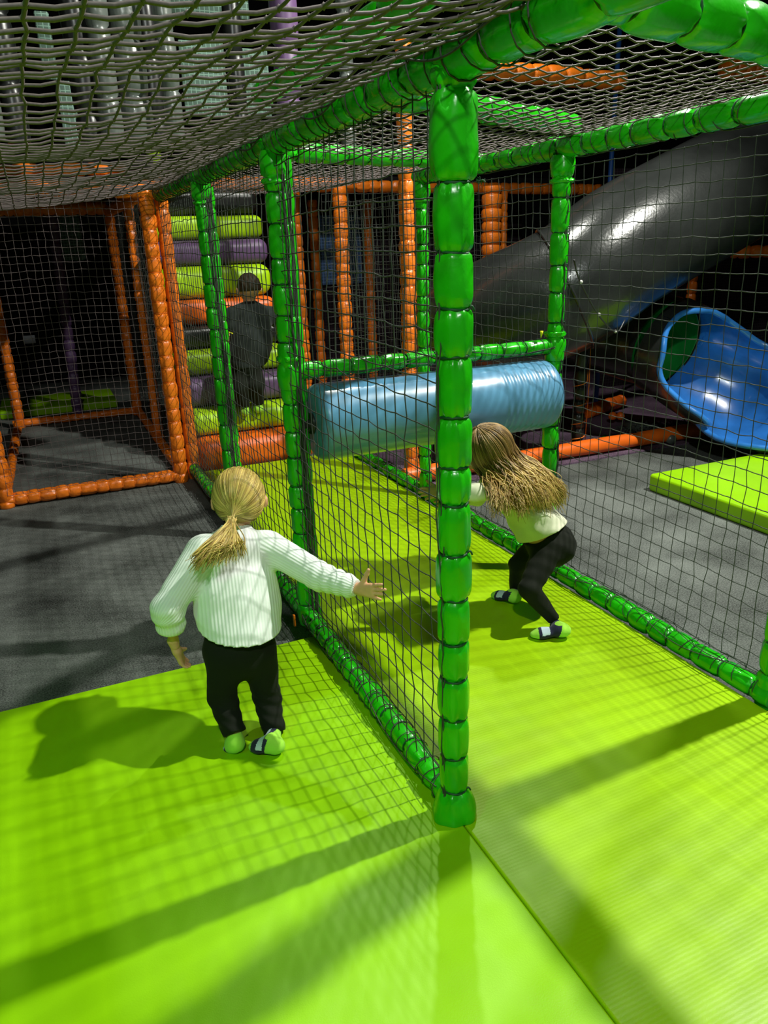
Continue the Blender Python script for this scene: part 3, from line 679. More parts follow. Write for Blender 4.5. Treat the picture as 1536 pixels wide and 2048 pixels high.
for lb, u0, u1, v0, v1, Y in (('pale grey green panel behind the roof net near the left edge', 66, 118, 20, 160, 5.3), ('teal panel behind the roof net left of the purple upright', 355, 460, 78, 235, 5.4),
                          ('second teal panel touching the purple upright behind the roof net', 475, 545, 95, 235, 5.4), ('upper teal panel with a green edge behind the roof net', 330, 500, -30, 40, 5.4),
                          ('grey panel at the extreme left behind the roof net', -30, 20, 30, 230, 5.3), ('tall grey green sheet behind the hanging rolls', 110, 190, 160, 330, 5.6)):
    a = at(u0, v0, Y=Y); b = at(u1, v1, Y=Y); mb = MB(); box(mb, (a[0], Y, b[2]), (b[0], Y + 0.02, a[2]), 0.01, 1); tag(mb.build('mesh_panel', m_teal), lb, 'panel')
a = at(-60, 342, Y=5.15); b = at(250, 338, Y=5.15)
padded('roof_beam', 'lit orange padded beam behind the lowest part of the sagging roof net', a, b, 0.035, m_orange, spacing=0.12, parts=False)
a = at(955, 138, Y=4.9); b = at(1245, 163, Y=4.9)
padded('roof_beam', 'lit orange padded beam above the corridor roof net at top right', a, b, 0.062, m_orange, spacing=0.14, parts=False)
a = at(1450, 135, Y=5.2); b = at(1600, 150, Y=5.2)
padded('roof_beam', 'pale orange pad end at the right edge above the slide', a, b, 0.09, m_orange, parts=False)
x = at(1224, 300, Y=5.6)[0]
mb = MB(); tube(mb, [[x, 5.6, 0], [x, 5.6, 3.3]], 0.02, 12); tag(mb.build('steel_post', m_bluepost), 'thin blue steel post above the black slide tube', 'post')
padded('hanging_roll', 'yellow lime pad end hanging at the far edge of the sagging net', at(303, 330, Y=5.3), at(312, 290, Y=5.3), 0.045, m_lime2, parts=False, cat='pad')

# ------------------------------------------------------------------ SDF modelling
def sn(f, lo, hi, h):
    lo = np.asarray(lo, float); hi = np.asarray(hi, float); nx, ny, nz = [int(math.ceil(q)) + 1 for q in (hi - lo) / h]
    X = lo[0] + np.arange(nx) * h; Yv = lo[1] + np.arange(ny) * h; Zv = lo[2] + np.arange(nz) * h
    V = np.empty((nx, ny, nz), np.float32)
    st = max(1, int(1.2e6 / (ny * nz)))
    for a in range(0, nx, st):
        G = np.stack(np.meshgrid(X[a:a + st], Yv, Zv, indexing='ij'), -1)
        V[a:a + st] = f(G.reshape(-1, 3)).reshape(G.shape[:3])
    ins = V < 0
    c = [(0, 0, 0), (1, 0, 0), (0, 1, 0), (1, 1, 0), (0, 0, 1), (1, 0, 1), (0, 1, 1), (1, 1, 1)]
    S = sum(ins[x:nx - 1 + x, y:ny - 1 + y, z:nz - 1 + z].astype(np.int8) for x, y, z in c)
    act = np.argwhere((S > 0) & (S < 8))
    vals = np.stack([V[act[:, 0] + x, act[:, 1] + y, act[:, 2] + z] for x, y, z in c], 1).astype(float)
    ca = np.array(c, float); sm = np.zeros((len(act), 3)); cnt = np.zeros(len(act))
    for a in range(8):
        for b in range(a + 1, 8):
            if abs(ca[a] - ca[b]).sum() != 1: continue
            ch = (vals[:, a] < 0) != (vals[:, b] < 0)
            t = vals[:, a] / (vals[:, a] - vals[:, b] + 1e-12)
            sm += np.where(ch[:, None], ca[a] + t[:, None] * (ca[b] - ca[a]), 0); cnt += ch
    P = lo + (act + sm / cnt[:, None]) * h
    idx = np.full((nx - 1, ny - 1, nz - 1), -1, np.int64); idx[tuple(act.T)] = np.arange(len(act))
    Qs = []
    for ax in range(3):
        a, b = (ax + 1) % 3, (ax + 2) % 3
        sl0 = [slice(None)] * 3; sl1 = [slice(None)] * 3; sl0[ax] = slice(0, -1); sl1[ax] = slice(1, None)
        ch = ins[tuple(sl0)] != ins[tuple(sl1)]; e = np.argwhere(ch)
        e = e[(e[:, a] > 0) & (e[:, b] > 0) & (e[:, a] < V.shape[a] - 1) & (e[:, b] < V.shape[b] - 1)]
        s = ins[tuple(sl0)][tuple(e.T)]
        def g(da, db): q = e.copy(); q[:, a] -= da; q[:, b] -= db; return idx[tuple(q.T)]
        q = np.stack([g(1, 1), g(0, 1), g(0, 0), g(1, 0)], -1); q[~s] = q[~s][:, ::-1]; Qs.append(q)
    return P, np.vstack(Qs)

def cone(P, a, b, ra, rb):
    a = np.asarray(a, float); ba = np.asarray(b, float) - a; pa = P - a
    t = np.clip(pa @ ba / (ba @ ba), 0, 1); return np.linalg.norm(pa - t[:, None] * ba, axis=1) - (ra + (rb - ra) * t)
def ell(P, c, r, M=None):
    p = P - np.asarray(c, float)
    if M is not None: p = p @ np.asarray(M).T
    r = np.asarray(r, float); k0 = np.linalg.norm(p / r, axis=1); k1 = np.linalg.norm(p / r ** 2, axis=1) + 1e-9; return k0 * (k0 - 1) / k1
def flat(P, a, b, ra, rb, side, k):
    """cone flattened perpendicular to side (depth scaled by k)"""
    a = np.asarray(a, float); b = np.asarray(b, float); d = nrm(b - a); s = nrm(np.asarray(side) - d * np.dot(side, d)); f = np.cross(d, s)
    q = P + ((P - a) @ f)[:, None] * f * (1 / k - 1)
    return cone(q, a, b, ra, rb) * k
def smin(*d, k=0.02):
    r = d[0]
    for x in d[1:]:
        h = np.clip(0.5 + 0.5 * (x - r) / k, 0, 1); r = x + (r - x) * h - k * h * (1 - h)
    return r
def bounds(*pts, pad=0.1):
    p = np.array(pts); return p.min(0) - pad, p.max(0) + pad

def hand_sdf(w, f, up, nrmv, s=1.0, curl=0.25, spread=0.12, thumb_out=0.9):
    """w wrist, f finger direction, up thumb side, nrmv palm normal (fingers curl toward it)"""
    w = np.asarray(w, float); f = nrm(f); up = nrm(np.asarray(up) - f * np.dot(up, f)); pn = nrm(np.cross(f, up)); pn = pn * (1 if np.dot(pn, nrmv) > 0 else -1)
    prims = []; L = 0.047 * s; hw = 0.021 * s
    for k in range(4):
        o = (1.5 - k) / 1.5
        prims.append((w + up * o * 0.010 * s, w + f * L + up * o * 0.0165 * s - pn * 0.001, 0.0095 * s, 0.0082 * s))
    lens = [0.037, 0.042, 0.038, 0.030]; fr = [0.0063, 0.0066, 0.0062, 0.0055]; chains = []
    for k in range(4):
        o = (1.5 - k) / 1.5
        b = w + f * (L + [0, 0.003, 0.001, -0.005][k] * s) + up * o * 0.0178 * s
        d = nrm(f + up * o * spread * (1.0 if k < 3 else 1.9)); p = b; l = lens[k] * s; seg = [0.45, 0.3, 0.25]; a = curl * (0.5 + 0.25 * k)
        ch = []
        for q in range(3):
            a2 = a * (q + 0.4); dd = nrm(d * math.cos(a2) + pn * math.sin(a2)); e = p + dd * l * seg[q]; ch.append((p, e, fr[k] * s * (1 - 0.09 * q), fr[k] * s * (1 - 0.09 * (q + 1)))); p = e
        chains.append(ch)
    tb = w + f * 0.012 * s + up * 0.013 * s; td = nrm(f * (1 - thumb_out * 0.55) + up * thumb_out + pn * 0.15)
    t1 = tb + td * 0.022 * s; td2 = nrm(td + f * 0.12 + up * 0.1); t2 = t1 + td2 * 0.020 * s; t3 = t2 + nrm(td2 + up * 0.1) * 0.015 * s
    th = [(tb, t1, 0.0095 * s, 0.0078 * s), (t1, t2, 0.0074 * s, 0.0066 * s), (t2, t3, 0.0066 * s, 0.0054 * s)]
    def fn(P):
        d = smin(*[cone(P, *p) for p in prims], k=0.010 * s)
        d = smin(d, cone(P, w - f * 0.05 * s, w + f * 0.004, 0.0145 * s, 0.014 * s), k=0.012 * s)
        d = smin(d, smin(*[cone(P, *p) for p in th], k=0.004 * s), k=0.009 * s)
        for ch in chains: d = np.minimum(d, smin(d, smin(*[cone(P, *p) for p in ch], k=0.0025 * s), k=0.0035 * s))
        return d
    ends = [w - f * 0.05 * s, t3] + [c_[-1][1] for c_ in chains]
    return fn, ends

def head_sdf(c, fwd, up, s=1.0):
    c = np.asarray(c, float); fwd = nrm(fwd); up = nrm(np.asarray(up) - fwd * np.dot(up, fwd)); rt = np.cross(fwd, up); M = np.stack([rt, fwd, up])
    def pt(x, y, z): return c + (rt * x + fwd * y + up * z) * s
    def fn(P):
        d = ell(P, pt(0, -0.008, 0.012), np.array([0.071, 0.083, 0.078]) * s, M)
        d = smin(d, ell(P, pt(0, 0.020, -0.032), np.array([0.053, 0.058, 0.060]) * s, M), k=0.03 * s)
        d = smin(d, ell(P, pt(0, 0.050, -0.068), np.array([0.022, 0.018, 0.016]) * s, M), k=0.02 * s)
        for sx in (-1, 1):
            d = smin(d, ell(P, pt(sx * 0.030, 0.052, -0.035), np.array([0.020, 0.018, 0.018]) * s, M), k=0.015 * s)
            d = np.maximum(d, -ell(P, pt(sx * 0.027, 0.085, 0.002), np.array([0.014, 0.012, 0.009]) * s, M) * 0.8)
            e = ell(P, pt(sx * 0.082, -0.004, -0.014), np.array([0.012, 0.015, 0.022]) * s, M)
            e = np.maximum(e, -ell(P, pt(sx * 0.094, 0.002, -0.012), np.array([0.008, 0.009, 0.013]) * s, M)); d = smin(d, e, k=0.004 * s)
        d = smin(d, cone(P, pt(0, 0.074, 0.0), pt(0, 0.087, -0.020), 0.005 * s, 0.0085 * s), k=0.008 * s)
        d = smin(d, ell(P, pt(0, 0.072, -0.046), np.array([0.017, 0.008, 0.004]) * s, M), ell(P, pt(0, 0.071, -0.053), np.array([0.014, 0.008, 0.004]) * s, M), k=0.004 * s)
        return d
    return fn, pt, M

def foot_pts(heel, toe, s=1.0):
    return np.asarray(heel, float), np.asarray(toe, float)

def sock(name, heel, toe, ankle, up, parent, R=0.021, split=(0.30, 0.80), lbl=None, cuff=None):
    heel, toe, ankle = [np.asarray(q, float) for q in (heel, toe, ankle)]
    d = nrm(toe - heel); side = nrm(np.cross(d, up)); u = np.cross(side, d); Lf = np.linalg.norm(toe - heel); ball_ = heel + d * Lf * 0.70
    cf = ankle if cuff is None else np.asarray(cuff, float)
    def fn(P):
        a = smin(cone(P, heel + u * 0.004, heel + d * 0.02 + u * 0.012, R * 0.98, R * 1.02), flat(P, heel + u * 0.006, ball_, R, R * 1.18, side, 0.72), k=0.015)
        a = smin(a, flat(P, ball_, toe - d * 0.010 - u * 0.002, R * 1.18, R * 0.80, side, 0.62), k=0.015)
        a = smin(a, cone(P, heel + u * 0.012 + d * 0.012, cf, R * 1.03, R * 0.98), k=0.02)
        sole = (P - heel) @ u + R * 0.86
        a = np.maximum(a, -sole)
        ct = (P - cf) @ nrm(cf - heel)
        return np.maximum(a, ct)
    lo, hi = bounds(heel, toe, cf, pad=0.045); V, Q = sn(fn, lo, hi, 0.0030)
    t = ((V - heel) @ d) / Lf; uu = (V - heel) @ u; sd = np.abs((V - heel) @ side)
    fc = V[Q].mean(1); tf = ((fc - heel) @ d) / Lf; uf = (fc - heel) @ u; sf = np.abs((fc - heel) @ side)
    mi = np.ones(len(Q), int)
    mi[tf + uf * 3.0 < split[0] * 0.55] = 0; mi[tf > split[1]] = 0; mi[uf > R * 1.35 + 0.004] = 0
    mi[(tf > 0.45) & (tf < 0.70) & (uf > 0.004)] = 2
    mb = MB(); mb.add(V, Q); mb.MQ = [mi]; o = mb.build(name, [m_sockg, m_sockn, m_sockw], parent)
    if lbl: o['label'] = lbl
    return o

def hair_strands(P, rad, name, m_, parent, extra=None):
    P = np.asarray(P); S, k, _ = P.shape
    V, Q = strands(P, rad, 4, (0.13, 0.21, 0.97)); mb = MB(); mb.add(V, Q)
    a = np.repeat(np.round(rng.random(S) * 40) / 7.0, k * 4)
    at_ = [a]
    if extra is not None:
        mb.add(*extra); at_.append(np.full(len(extra[0]), 1.3))
    return mb.build(name, m_, parent, attr=np.concatenate(at_))

def lerp(a, b, t): return a + (b - a) * t

# ------------------------------------------------------------------ girl in white ribbed cardigan
def girl1():
    root = empty('person', (0.40, 2.0, 0.05), 'small blond ponytailed child in white ribbed cardigan and black trousers reaching towards the net', 'person')
    pel = np.array([0.393, 2.05, 0.352]); mid = np.array([0.420, 2.12, 0.480]); chs = np.array([0.440, 2.185, 0.592]); nk = np.array([0.462, 2.235, 0.668])
    hd = np.array([0.488, 2.265, 0.752]); side = nrm([1, -0.05, -0.10])
    shL, elL, wrL = np.array([0.335, 2.165, 0.632]), np.array([0.204, 2.08, 0.510]), np.array([0.213, 2.105, 0.372])
    shR, elR, wrR = np.array([0.545, 2.15, 0.612]), at(640, 1153, Y=1.98), at(712, 1177, X=0.722)
    hL, hR = np.array([0.345, 2.04, 0.335]), np.array([0.443, 2.04, 0.328])
    kL, kR = at(444, 1392, Y=2.045), at(533, 1390, Y=2.04)
    aL, aR = at(469, 1466, Y=1.965), at(549, 1464, Y=1.975)
    hf = nrm([0.28, 0.90, -0.12]); hup = nrm([0.10, 0.30, 0.95])
    hfn, hpt, HM = head_sdf(hd, hf, hup, 0.98)
    hfR, eR = hand_sdf(wrR + nrm(at(775, 1188, X=0.782) - wrR) * 0.012, at(775, 1186, X=0.782) - wrR, (0.05, -0.1, 1), (0.2, 1, 0), 0.98, 0.10, 0.16, 0.95)
    hfL, eL = hand_sdf(wrL + [0.004, 0.006, -0.02], (0.30, 0.25, -1.0), (0.3, 1.0, 0.2), (0.8, 0.2, 0.3), 0.92, 0.35, 0.14, 0.6)
    tL, tR = at(452, 1506, Y=2.02), at(505, 1490, Z=0.068)
    heL, heR = at(474, 1492, Y=1.945), at(553, 1495, Z=0.072)
    def body(P):
        d = hfn(P)
        d = smin(d, cone(P, hd - hup * 0.03 - hf * 0.015, nk - [0, 0, 0.02], 0.034, 0.036), k=0.02)
        d = smin(d, flat(P, chs, mid, 0.085, 0.078, side, 0.7), flat(P, mid, pel, 0.078, 0.09, side, 0.8), k=0.03)
        for s, e, w in ((shL, elL, wrL), (shR, elR, wrR)):
            d = smin(d, cone(P, s, e, 0.026, 0.020), k=0.02); d = smin(d, cone(P, e, w, 0.020, 0.0145), k=0.01)
        for h, k_, a in ((hL, kL, aL), (hR, kR, aR)):
            d = smin(d, cone(P, h, k_, 0.042, 0.030), k=0.03); d = smin(d, cone(P, k_, a, 0.030, 0.019), k=0.01)
        return d
    lo, hi = bounds(hd, pel, elL, wrR, aL, aR, kL, pad=0.11); V, Q = sn(body, lo, hi, 0.0055)
    mb = MB(); mb.add(V, Q)
    for fn, ends in ((hfR, eR), (hfL, eL)):
        l, h = bounds(*ends, pad=0.014); V, Q = sn(fn, l, h, 0.0016); mb.add(V, Q)
    bd = mb.build('body', m_skin, root)
    for sx in (-1, 1):
        e = MB(); ball(e, hpt(sx * 0.027, 0.071, 0.002), 0.010, 14, 10); e.build('eye', m_white, root)
    # trousers
    def pants(P):
        d = smin(flat(P, pel + [0.004, 0.012, 0.055], pel, 0.098, 0.108, side, 0.80), cone(P, hL + [0.0, -0.008, -0.005], kL, 0.056, 0.043), k=0.022)
        d = smin(d, cone(P, hR + [0.006, -0.008, -0.005], kR, 0.056, 0.042), k=0.022)
        for k_, a in ((kL, aL), (kR, aR)): d = smin(d, cone(P, k_, a, 0.042, 0.036), k=0.02)
        d = d + 0.0016 * np.sin(P[:, 2] * 190 + P[:, 0] * 90) * (P[:, 2] < 0.2) + 0.0016 * np.sin(P @ np.array([60, 40, 50.]))
        crot = np.minimum(0.0, 0)
        for a, k_ in ((aL, kL), (aR, kR)):
            dd = nrm(a - k_); near = np.linalg.norm(P - a, axis=1) < 0.07
            d = np.where(near, np.maximum(d, (P - a) @ dd - 0.002), d)
        return np.maximum(d, (P - (pel + [0, 0, 0.060])) @ nrm([0.05, 0.35, 1]))
    lo, hi = bounds(pel, kL, kR, aL, aR, pad=0.13); V, Q = sn(pants, lo, hi, 0.0045)
    mb = MB(); mb.add(V, Q); mb.build('trousers', m_black, root)
    # cardigan
    hem = at(480, 1277, Y=2.0); hn = nrm(np.array([0.02, 0.10, -1.0]) + [-0.12, 0, 0])
    def knit(P):
        d = flat(P, chs + [0.0, -0.004, -0.012], mid, 0.108, 0.122, side, 0.70)
        d = smin(d, flat(P, mid, pel + [0.002, -0.035, -0.05], 0.122, 0.140, side, 0.84), k=0.04)
        d = smin(d, cone(P, lerp(shL, chs, .2), shR * 0.8 + chs * 0.2, 0.052, 0.052), k=0.035)
        d = smin(d, cone(P, chs, nk - [0, 0.0, 0.008], 0.06, 0.040), k=0.03)
        d = smin(d, cone(P, shL, elL, 0.050, 0.047), k=0.028); d = smin(d, cone(P, elL, lerp(elL, wrL, .82), 0.048, 0.041), k=0.012)
        d = smin(d, cone(P, shR, elR, 0.050, 0.043), k=0.028); d = smin(d, cone(P, elR, lerp(elR, wrR, .80), 0.043, 0.035), k=0.012)
        d = smin(d, cone(P, lerp(elL, wrL, .86), wrL, 0.031, 0.029), cone(P, lerp(elR, wrR, .86), wrR, 0.0265, 0.0255), k=0.006) if False else np.minimum(d, np.minimum(cone(P, lerp(elL, wrL, .84), wrL, 0.034, 0.031), cone(P, lerp(elR, wrR, .84), wrR, 0.029, 0.0275)))
        # wrinkles
        for s, e, w, f in ((shL, elL, wrL, 0.3), (shR, elR, wrR, 1.0)):
            ax = nrm(w - e); tt = (P - e) @ ax; rad = np.linalg.norm((P - e) - tt[:, None] * ax, axis=1)
            msk = np.exp(-(rad / 0.06) ** 4) * np.exp(-((tt - 0.05) / 0.09) ** 2)
            d = d + 0.0032 * msk * np.sin(tt * 190 + P[:, 2] * 40 + f) 
        back = np.exp(-np.linalg.norm(P - mid, axis=1) / 0.12)
        d = d + 0.0045 * back * np.sin((P @ np.array([45., 10, 30])) + 1.0) * np.sin((P @ np.array([20., 0, -38])))
        d = np.maximum(d, (P - hem) @ hn)
        band = -((P - hem) @ hn); d = d + 0.002 * np.exp(-(band / 0.026) ** 6)      # tighter hem band
        for e, w in ((elL, wrL), (elR, wrR)):
            near = np.linalg.norm(P - w, axis=1) < 0.06
            d = np.where(near, np.maximum(d, (P - w) @ nrm(w - e)), d)
        d = np.maximum(d, -cone(P, nk + [0.0, 0.0, 0.012], nk + hup * 0.06, 0.040, 0.05))
        return d
    lo, hi = bounds(shL, shR, elL, wrL, wrR, nk, hem, pad=0.12); V, Q = sn(knit, lo, hi, 0.0040)
    # rib coordinate
    dT = flat(V, nk, pel, 0.11, 0.13, side, 0.7); rib = (V - mid) @ side
    best = dT
    for a, b_, r in ((shL, elL, 0.05), (elL, wrL, 0.045), (shR, elR, 0.048), (elR, wrR, 0.04)):
        dc = cone(V, a, b_, r * 0.9, r * 0.9); ax = nrm(b_ - a); u1 = nrm(np.cross(ax, [0.1, 1, 0.1])); u2 = np.cross(ax, u1); q = (V - a)
        an = np.arctan2(q @ u1, q @ u2) * r; use = dc < best; rib = np.where(use, an, rib); best = np.where(use, dc, best)
    mb = MB(); mb.add(V, Q); card = mb.build('cardigan', m_knit, root, attr=rib)
    # socks
    sock('sock', heR, tR, aR + [0, 0, 0.004], (0.0, 0.1, 1), root, 0.0225, split=(0.62, 0.96))
    sock('sock', heL, tL, aL, (0.0, 0.1, 1), root, 0.022, split=(0.5, 2.0))
    # hair
    R_ = np.array([0.078, 0.092, 0.089]); cc = hpt(0, -0.012, 0.008)
    elast = at(462, 1040, Y=2.135); el = elast - cc; eld = nrm(HM @ el / R_)
    cap = sn(lambda P: np.maximum(ell(P, cc, R_ * 0.985, HM), (HM[1] @ (P - cc).T) * 0.9 - 0.045 + 0.25 * np.abs((P - cc) @ HM[0]) - 0.35 * ((P - cc) @ HM[2])), cc - 0.12, cc + 0.12, 0.004)
    S = 1500; dirs = nrm(rng.normal(size=(S * 3, 3))); keep = (dirs[:, 1] < 0.62 + 0.5 * dirs[:, 2]) & (dirs[:, 2] > -0.62 - 0.1 * dirs[:, 1]); dirs = dirs[keep][:S]; S = len(dirs)
    k = 14; t = np.linspace(0, 1, k)
    om = np.arccos(np.clip(dirs @ eld, -1, 1))[:, None]
    W_ = (np.sin((1 - t)[None] * om)[..., None] * dirs[:, None] + np.sin(t[None] * om)[..., None] * eld) / (np.sin(om)[..., None] + 1e-6)
    W_ = nrm(W_); lift = 1.0 + 0.035 * rng.random((S, 1)) + 0.012 * np.sin(dirs[:, :1] * 23 + dirs[:, 1:2] * 17); 
    bulge = lift + 0.02 * np.sin(t * np.pi)[None]
    bulge[:, -3:] = lerp(bulge[:, -3:], 1.0 + 0.02 * rng.random((S, 1)), np.array([0.3, 0.6, 0.9])[None])
    P = cc + (W_ * R_ * bulge[..., None]) @ HM
    pull = np.clip((t - 0.8) / 0.2, 0, 1)[None, :, None]; P = lerp(P, P * 0 + elast + (P[:, -1:] - elast) * 0.35, pull * 0.9)
    hair_strands(P, np.linspace(0.0026, 0.0016, k)[None], 'hair', m_hair1, root, extra=cap)
    # bun roll by the nape
    # ponytail
    S = 420; k = 16; t = np.linspace(0, 1, k)[None, :, None]
    w = rng.random(S)[:, None, None]; w2 = rng.random(S)[:, None, None]
    e0, e1 = at(384, 1128, Y=2.02), at(486, 1100, Y=2.03)
    endp = lerp(e0, e1, w ** 1.35) + rng.normal(size=(S, 1, 3)) * 0.010 * np.array([1, 0.6, 1]) + (w2 - 0.5) * np.array([0.0, 0.0, -0.05])
    st = elast + rng.normal(size=(S, 1, 3)) * 0.0055
    c1 = lerp(at(452, 1062, Y=2.085), at(470, 1070, Y=2.09), w) + rng.normal(size=(S, 1, 3)) * 0.008
    c2 = lerp(at(412, 1085, Y=2.03), at(485, 1085, Y=2.05), w) + rng.normal(size=(S, 1, 3)) * 0.012 + (w2 - 0.5) * np.array([0.02, 0, 0.035])
    P = (1 - t) ** 3 * st + 3 * (1 - t) ** 2 * t * c1 + 3 * (1 - t) * t ** 2 * c2 + t ** 3 * endp
    hair_strands(P, np.concatenate([np.full(12, 0.0020), np.linspace(0.0019, 0.0006, 4)])[None], 'ponytail', m_hair1, root)
    mb = MB(); dd = nrm(at(452, 1060, Y=2.09) - elast)
    for q in (-0.004, 0.0, 0.004): ring(mb, elast + dd * (q + 0.004), dd, 0.0105, 0.0032, 20, 6)
    mb.build('hair_elastic', m_elastic, root)
    # loose strand by the ear
    return root
girl1()

# ------------------------------------------------------------------ girl with long loose hair
def girl2():
    root = empty('person', (1.62, 2.28, 0.05), 'child with long loose wavy hair, cream top and black leggings crouching by the roller', 'person')
    hd = at(972, 903, Y=2.42); nk = at(1000, 950, Y=2.38); chs = at(1032, 1000, Y=2.335); mid = at(1066, 1040, Y=2.31); pel = at(1096, 1084, Y=2.29)
    side = nrm([0.35, 1.0, 0.15])
    shN, elN, wrN = at(1010, 975, Y=2.32), at(950, 986, Y=2.33), at(888, 984, Y=2.38)
    shF, elF, wrF = at(985, 958, Y=2.46), at(955, 995, Y=2.52), at(915, 1000, Y=2.47)
    hN, hF = at(1092, 1103, Y=2.235), at(1080, 1090, Y=2.36)
    kN, kF = at(1058, 1178, Y=2.165), at(1036, 1128, Y=2.42); aN, aF = at(1107, 1238, Y=2.135), at(1031, 1180, Y=2.47)
    hf = nrm([-0.80, 0.30, -0.55]); hup = nrm([-0.55, 0.1, 0.83])
    hfn, hpt, HM = head_sdf(hd, hf, hup, 0.98)
    hfF, eF = hand_sdf(wrF + [-0.01, 0, 0], (-1, 0.05, 0.02), (0.0, 0.5, 0.8), (0, 0.4, -1), 0.95, 0.3, 0.15, 0.8)
    heN, tN = at(1128, 1263, Z=0.078), at(1064, 1268, Z=0.068); heF, tF = at(1031, 1197, Z=0.078), at(986, 1188, Z=0.068)
    def body(P):
        d = hfn(P); d = smin(d, cone(P, hd - hup * 0.03 - hf * 0.015, nk, 0.034, 0.036), k=0.02)
        d = smin(d, flat(P, chs, mid, 0.08, 0.074, side, 0.75), flat(P, mid, pel, 0.076, 0.085, side, 0.85), k=0.03)
        for s, e, w in ((shN, elN, wrN), (shF, elF, wrF)): d = smin(d, cone(P, s, e, 0.025, 0.019), k=0.02); d = smin(d, cone(P, e, w, 0.0195, 0.014), k=0.01)
        for h, k_, a in ((hN, kN, aN), (hF, kF, aF)): d = smin(d, cone(P, h, k_, 0.042, 0.030), k=0.03); d = smin(d, cone(P, k_, a, 0.030, 0.0175), k=0.01)
        return d
    lo, hi = bounds(hd, pel, wrF, wrN, aN, aF, kN, pad=0.11); V, Q = sn(body, lo, hi, 0.0055)
    mb = MB(); mb.add(V, Q); l, h = bounds(*eF, pad=0.014); V, Q = sn(hfF, l, h, 0.0018); mb.add(V, Q)
    hfN, eN = hand_sdf(wrN + [-0.008, 0.004, 0], (-1, 0.35, 0.0), (0.0, 0.5, 0.8), (0, 0.4, -1), 0.95, 0.4, 0.1, 0.6)
    l, h = bounds(*eN, pad=0.014); V, Q = sn(hfN, l, h, 0.0018); mb.add(V, Q)
    mb.build('body', m_skin, root)
    for sx in (-1, 1):
        e = MB(); ball(e, hpt(sx * 0.027, 0.071, 0.002), 0.010, 14, 10); e.build('eye', m_white, root)
    up_t = nrm(chs - pel)
    def pants(P):
        d = smin(flat(P, pel + up_t * 0.05, pel, 0.088, 0.100, side, 0.92), cone(P, hN + [0.004, 0, -0.004], kN, 0.060, 0.040), k=0.03)
        d = smin(d, ell(P, pel + [0.024, -0.01, -0.012], (0.078, 0.095, 0.075)), k=0.03)
        d = smin(d, cone(P, hF, kF, 0.058, 0.038), k=0.03)
        d = smin(d, cone(P, kN, aN, 0.040, 0.026), cone(P, kF, aF, 0.038, 0.026), k=0.010)
        d = d + 0.0012 * np.sin(P @ np.array([70, 50, 90.]))
        for a, k_ in ((aN, kN), (aF, kF)):
            near = np.linalg.norm(P - a, axis=1) < 0.06; d = np.where(near, np.maximum(d, (P - a) @ nrm(a - k_)), d)
        return np.maximum(d, (P - (pel + up_t * 0.062)) @ up_t)
    lo, hi = bounds(pel, kN, kF, aN, aF, pad=0.13); V, Q = sn(pants, lo, hi, 0.0045); mb = MB(); mb.add(V, Q); mb.build('leggings', m_black, root)
    h1, h2 = at(1060, 1092, Y=2.2), at(1140, 1038, Y=2.28); hemc = (h1 + h2) / 2
    hn = nrm(pel - chs); ln = nrm(h2 - h1); hn = nrm(hn - ln * np.dot(hn, ln))
    def top(P):
        d = flat(P, chs, mid, 0.098, 0.098, side, 0.78); d = smin(d, flat(P, mid, pel - up_t * 0.06, 0.099, 0.124, side, 0.95), k=0.03)
        d = smin(d, cone(P, shN, shF, 0.045, 0.045), k=0.03); d = smin(d, cone(P, chs, nk, 0.055, 0.04), k=0.03)
        for s, e, w, r in ((shN, elN, wrN, 0.033), (shF, elF, wrF, 0.033)):
            d = smin(d, cone(P, s, e, r * 1.15, r), k=0.02); d = smin(d, cone(P, e, lerp(e, w, 0.55), r, r * 0.85), k=0.012)
        d = d + 0.003 * np.sin(P @ np.array([40, 22, 60.]) + 1) * np.sin(P @ np.array([-25, 30, 22.]))
        for e, w in ((elN, wrN), (elF, wrF)):
            c_ = lerp(e, w, 0.55); near = np.linalg.norm(P - w, axis=1) < 0.09; d = np.where(near, np.maximum(d, (P - c_) @ nrm(w - e)), d)
        return np.maximum(d, (P - hemc) @ hn)
    lo, hi = bounds(nk, pel, shN, wrF, wrN, hemc, pad=0.12); V, Q = sn(top, lo, hi, 0.0045); mb = MB(); mb.add(V, Q); mb.build('long_sleeve_top', m_cream, root)
    sock('sock', heN, tN, aN - [-0.008, 0, 0.016], (0.05, 0.0, 1), root, 0.0225, cuff=aN + [0.006, 0, -0.022])
    sock('sock', heF, tF, aF - [-0.008, 0, 0.012], (0.0, 0.0, 1), root, 0.022, cuff=aF + [0.006, 0, -0.012])
    # long hair
    R_ = np.array([0.080, 0.093, 0.090]); cc = hpt(0, -0.012, 0.008)
    cap = sn(lambda P: np.maximum(ell(P, cc, R_ * 0.985, HM), (P - cc) @ HM[1] - 0.045 - 0.35 * ((P - cc) @ HM[2])), cc - 0.12, cc + 0.12, 0.004)
    S = 1500; k = 26; tt = np.linspace(0, 1, k)
    crown = nrm(np.array([0.0, -0.10, 1.0]))
    ang = rng.uniform(-2.55, 2.55, S)              # around the head, 0 = back
    tgt = np.stack([np.sin(ang), -np.cos(ang), -0.25 + 0.25 * rng.random(S) - 0.35 * (np.abs(ang) < 1.2)], -1); tgt = nrm(tgt)
    start_f = rng.random(S) * 0.85
    nh = 10; th_ = np.linspace(0, 1, nh)
    om = np.arccos(np.clip(tgt @ crown, -1, 1))[:, None]
    a_ = start_f[:, None] + (1 - start_f[:, None]) * th_[None]
    W_ = (np.sin((1 - a_) * om)[..., None] * crown + np.sin(a_ * om)[..., None] * tgt[:, None]) / np.sin(om)[..., None]
    lift = 1.0 + 0.09 * rng.random((S, 1, 1)) + 0.04 * a_[..., None]
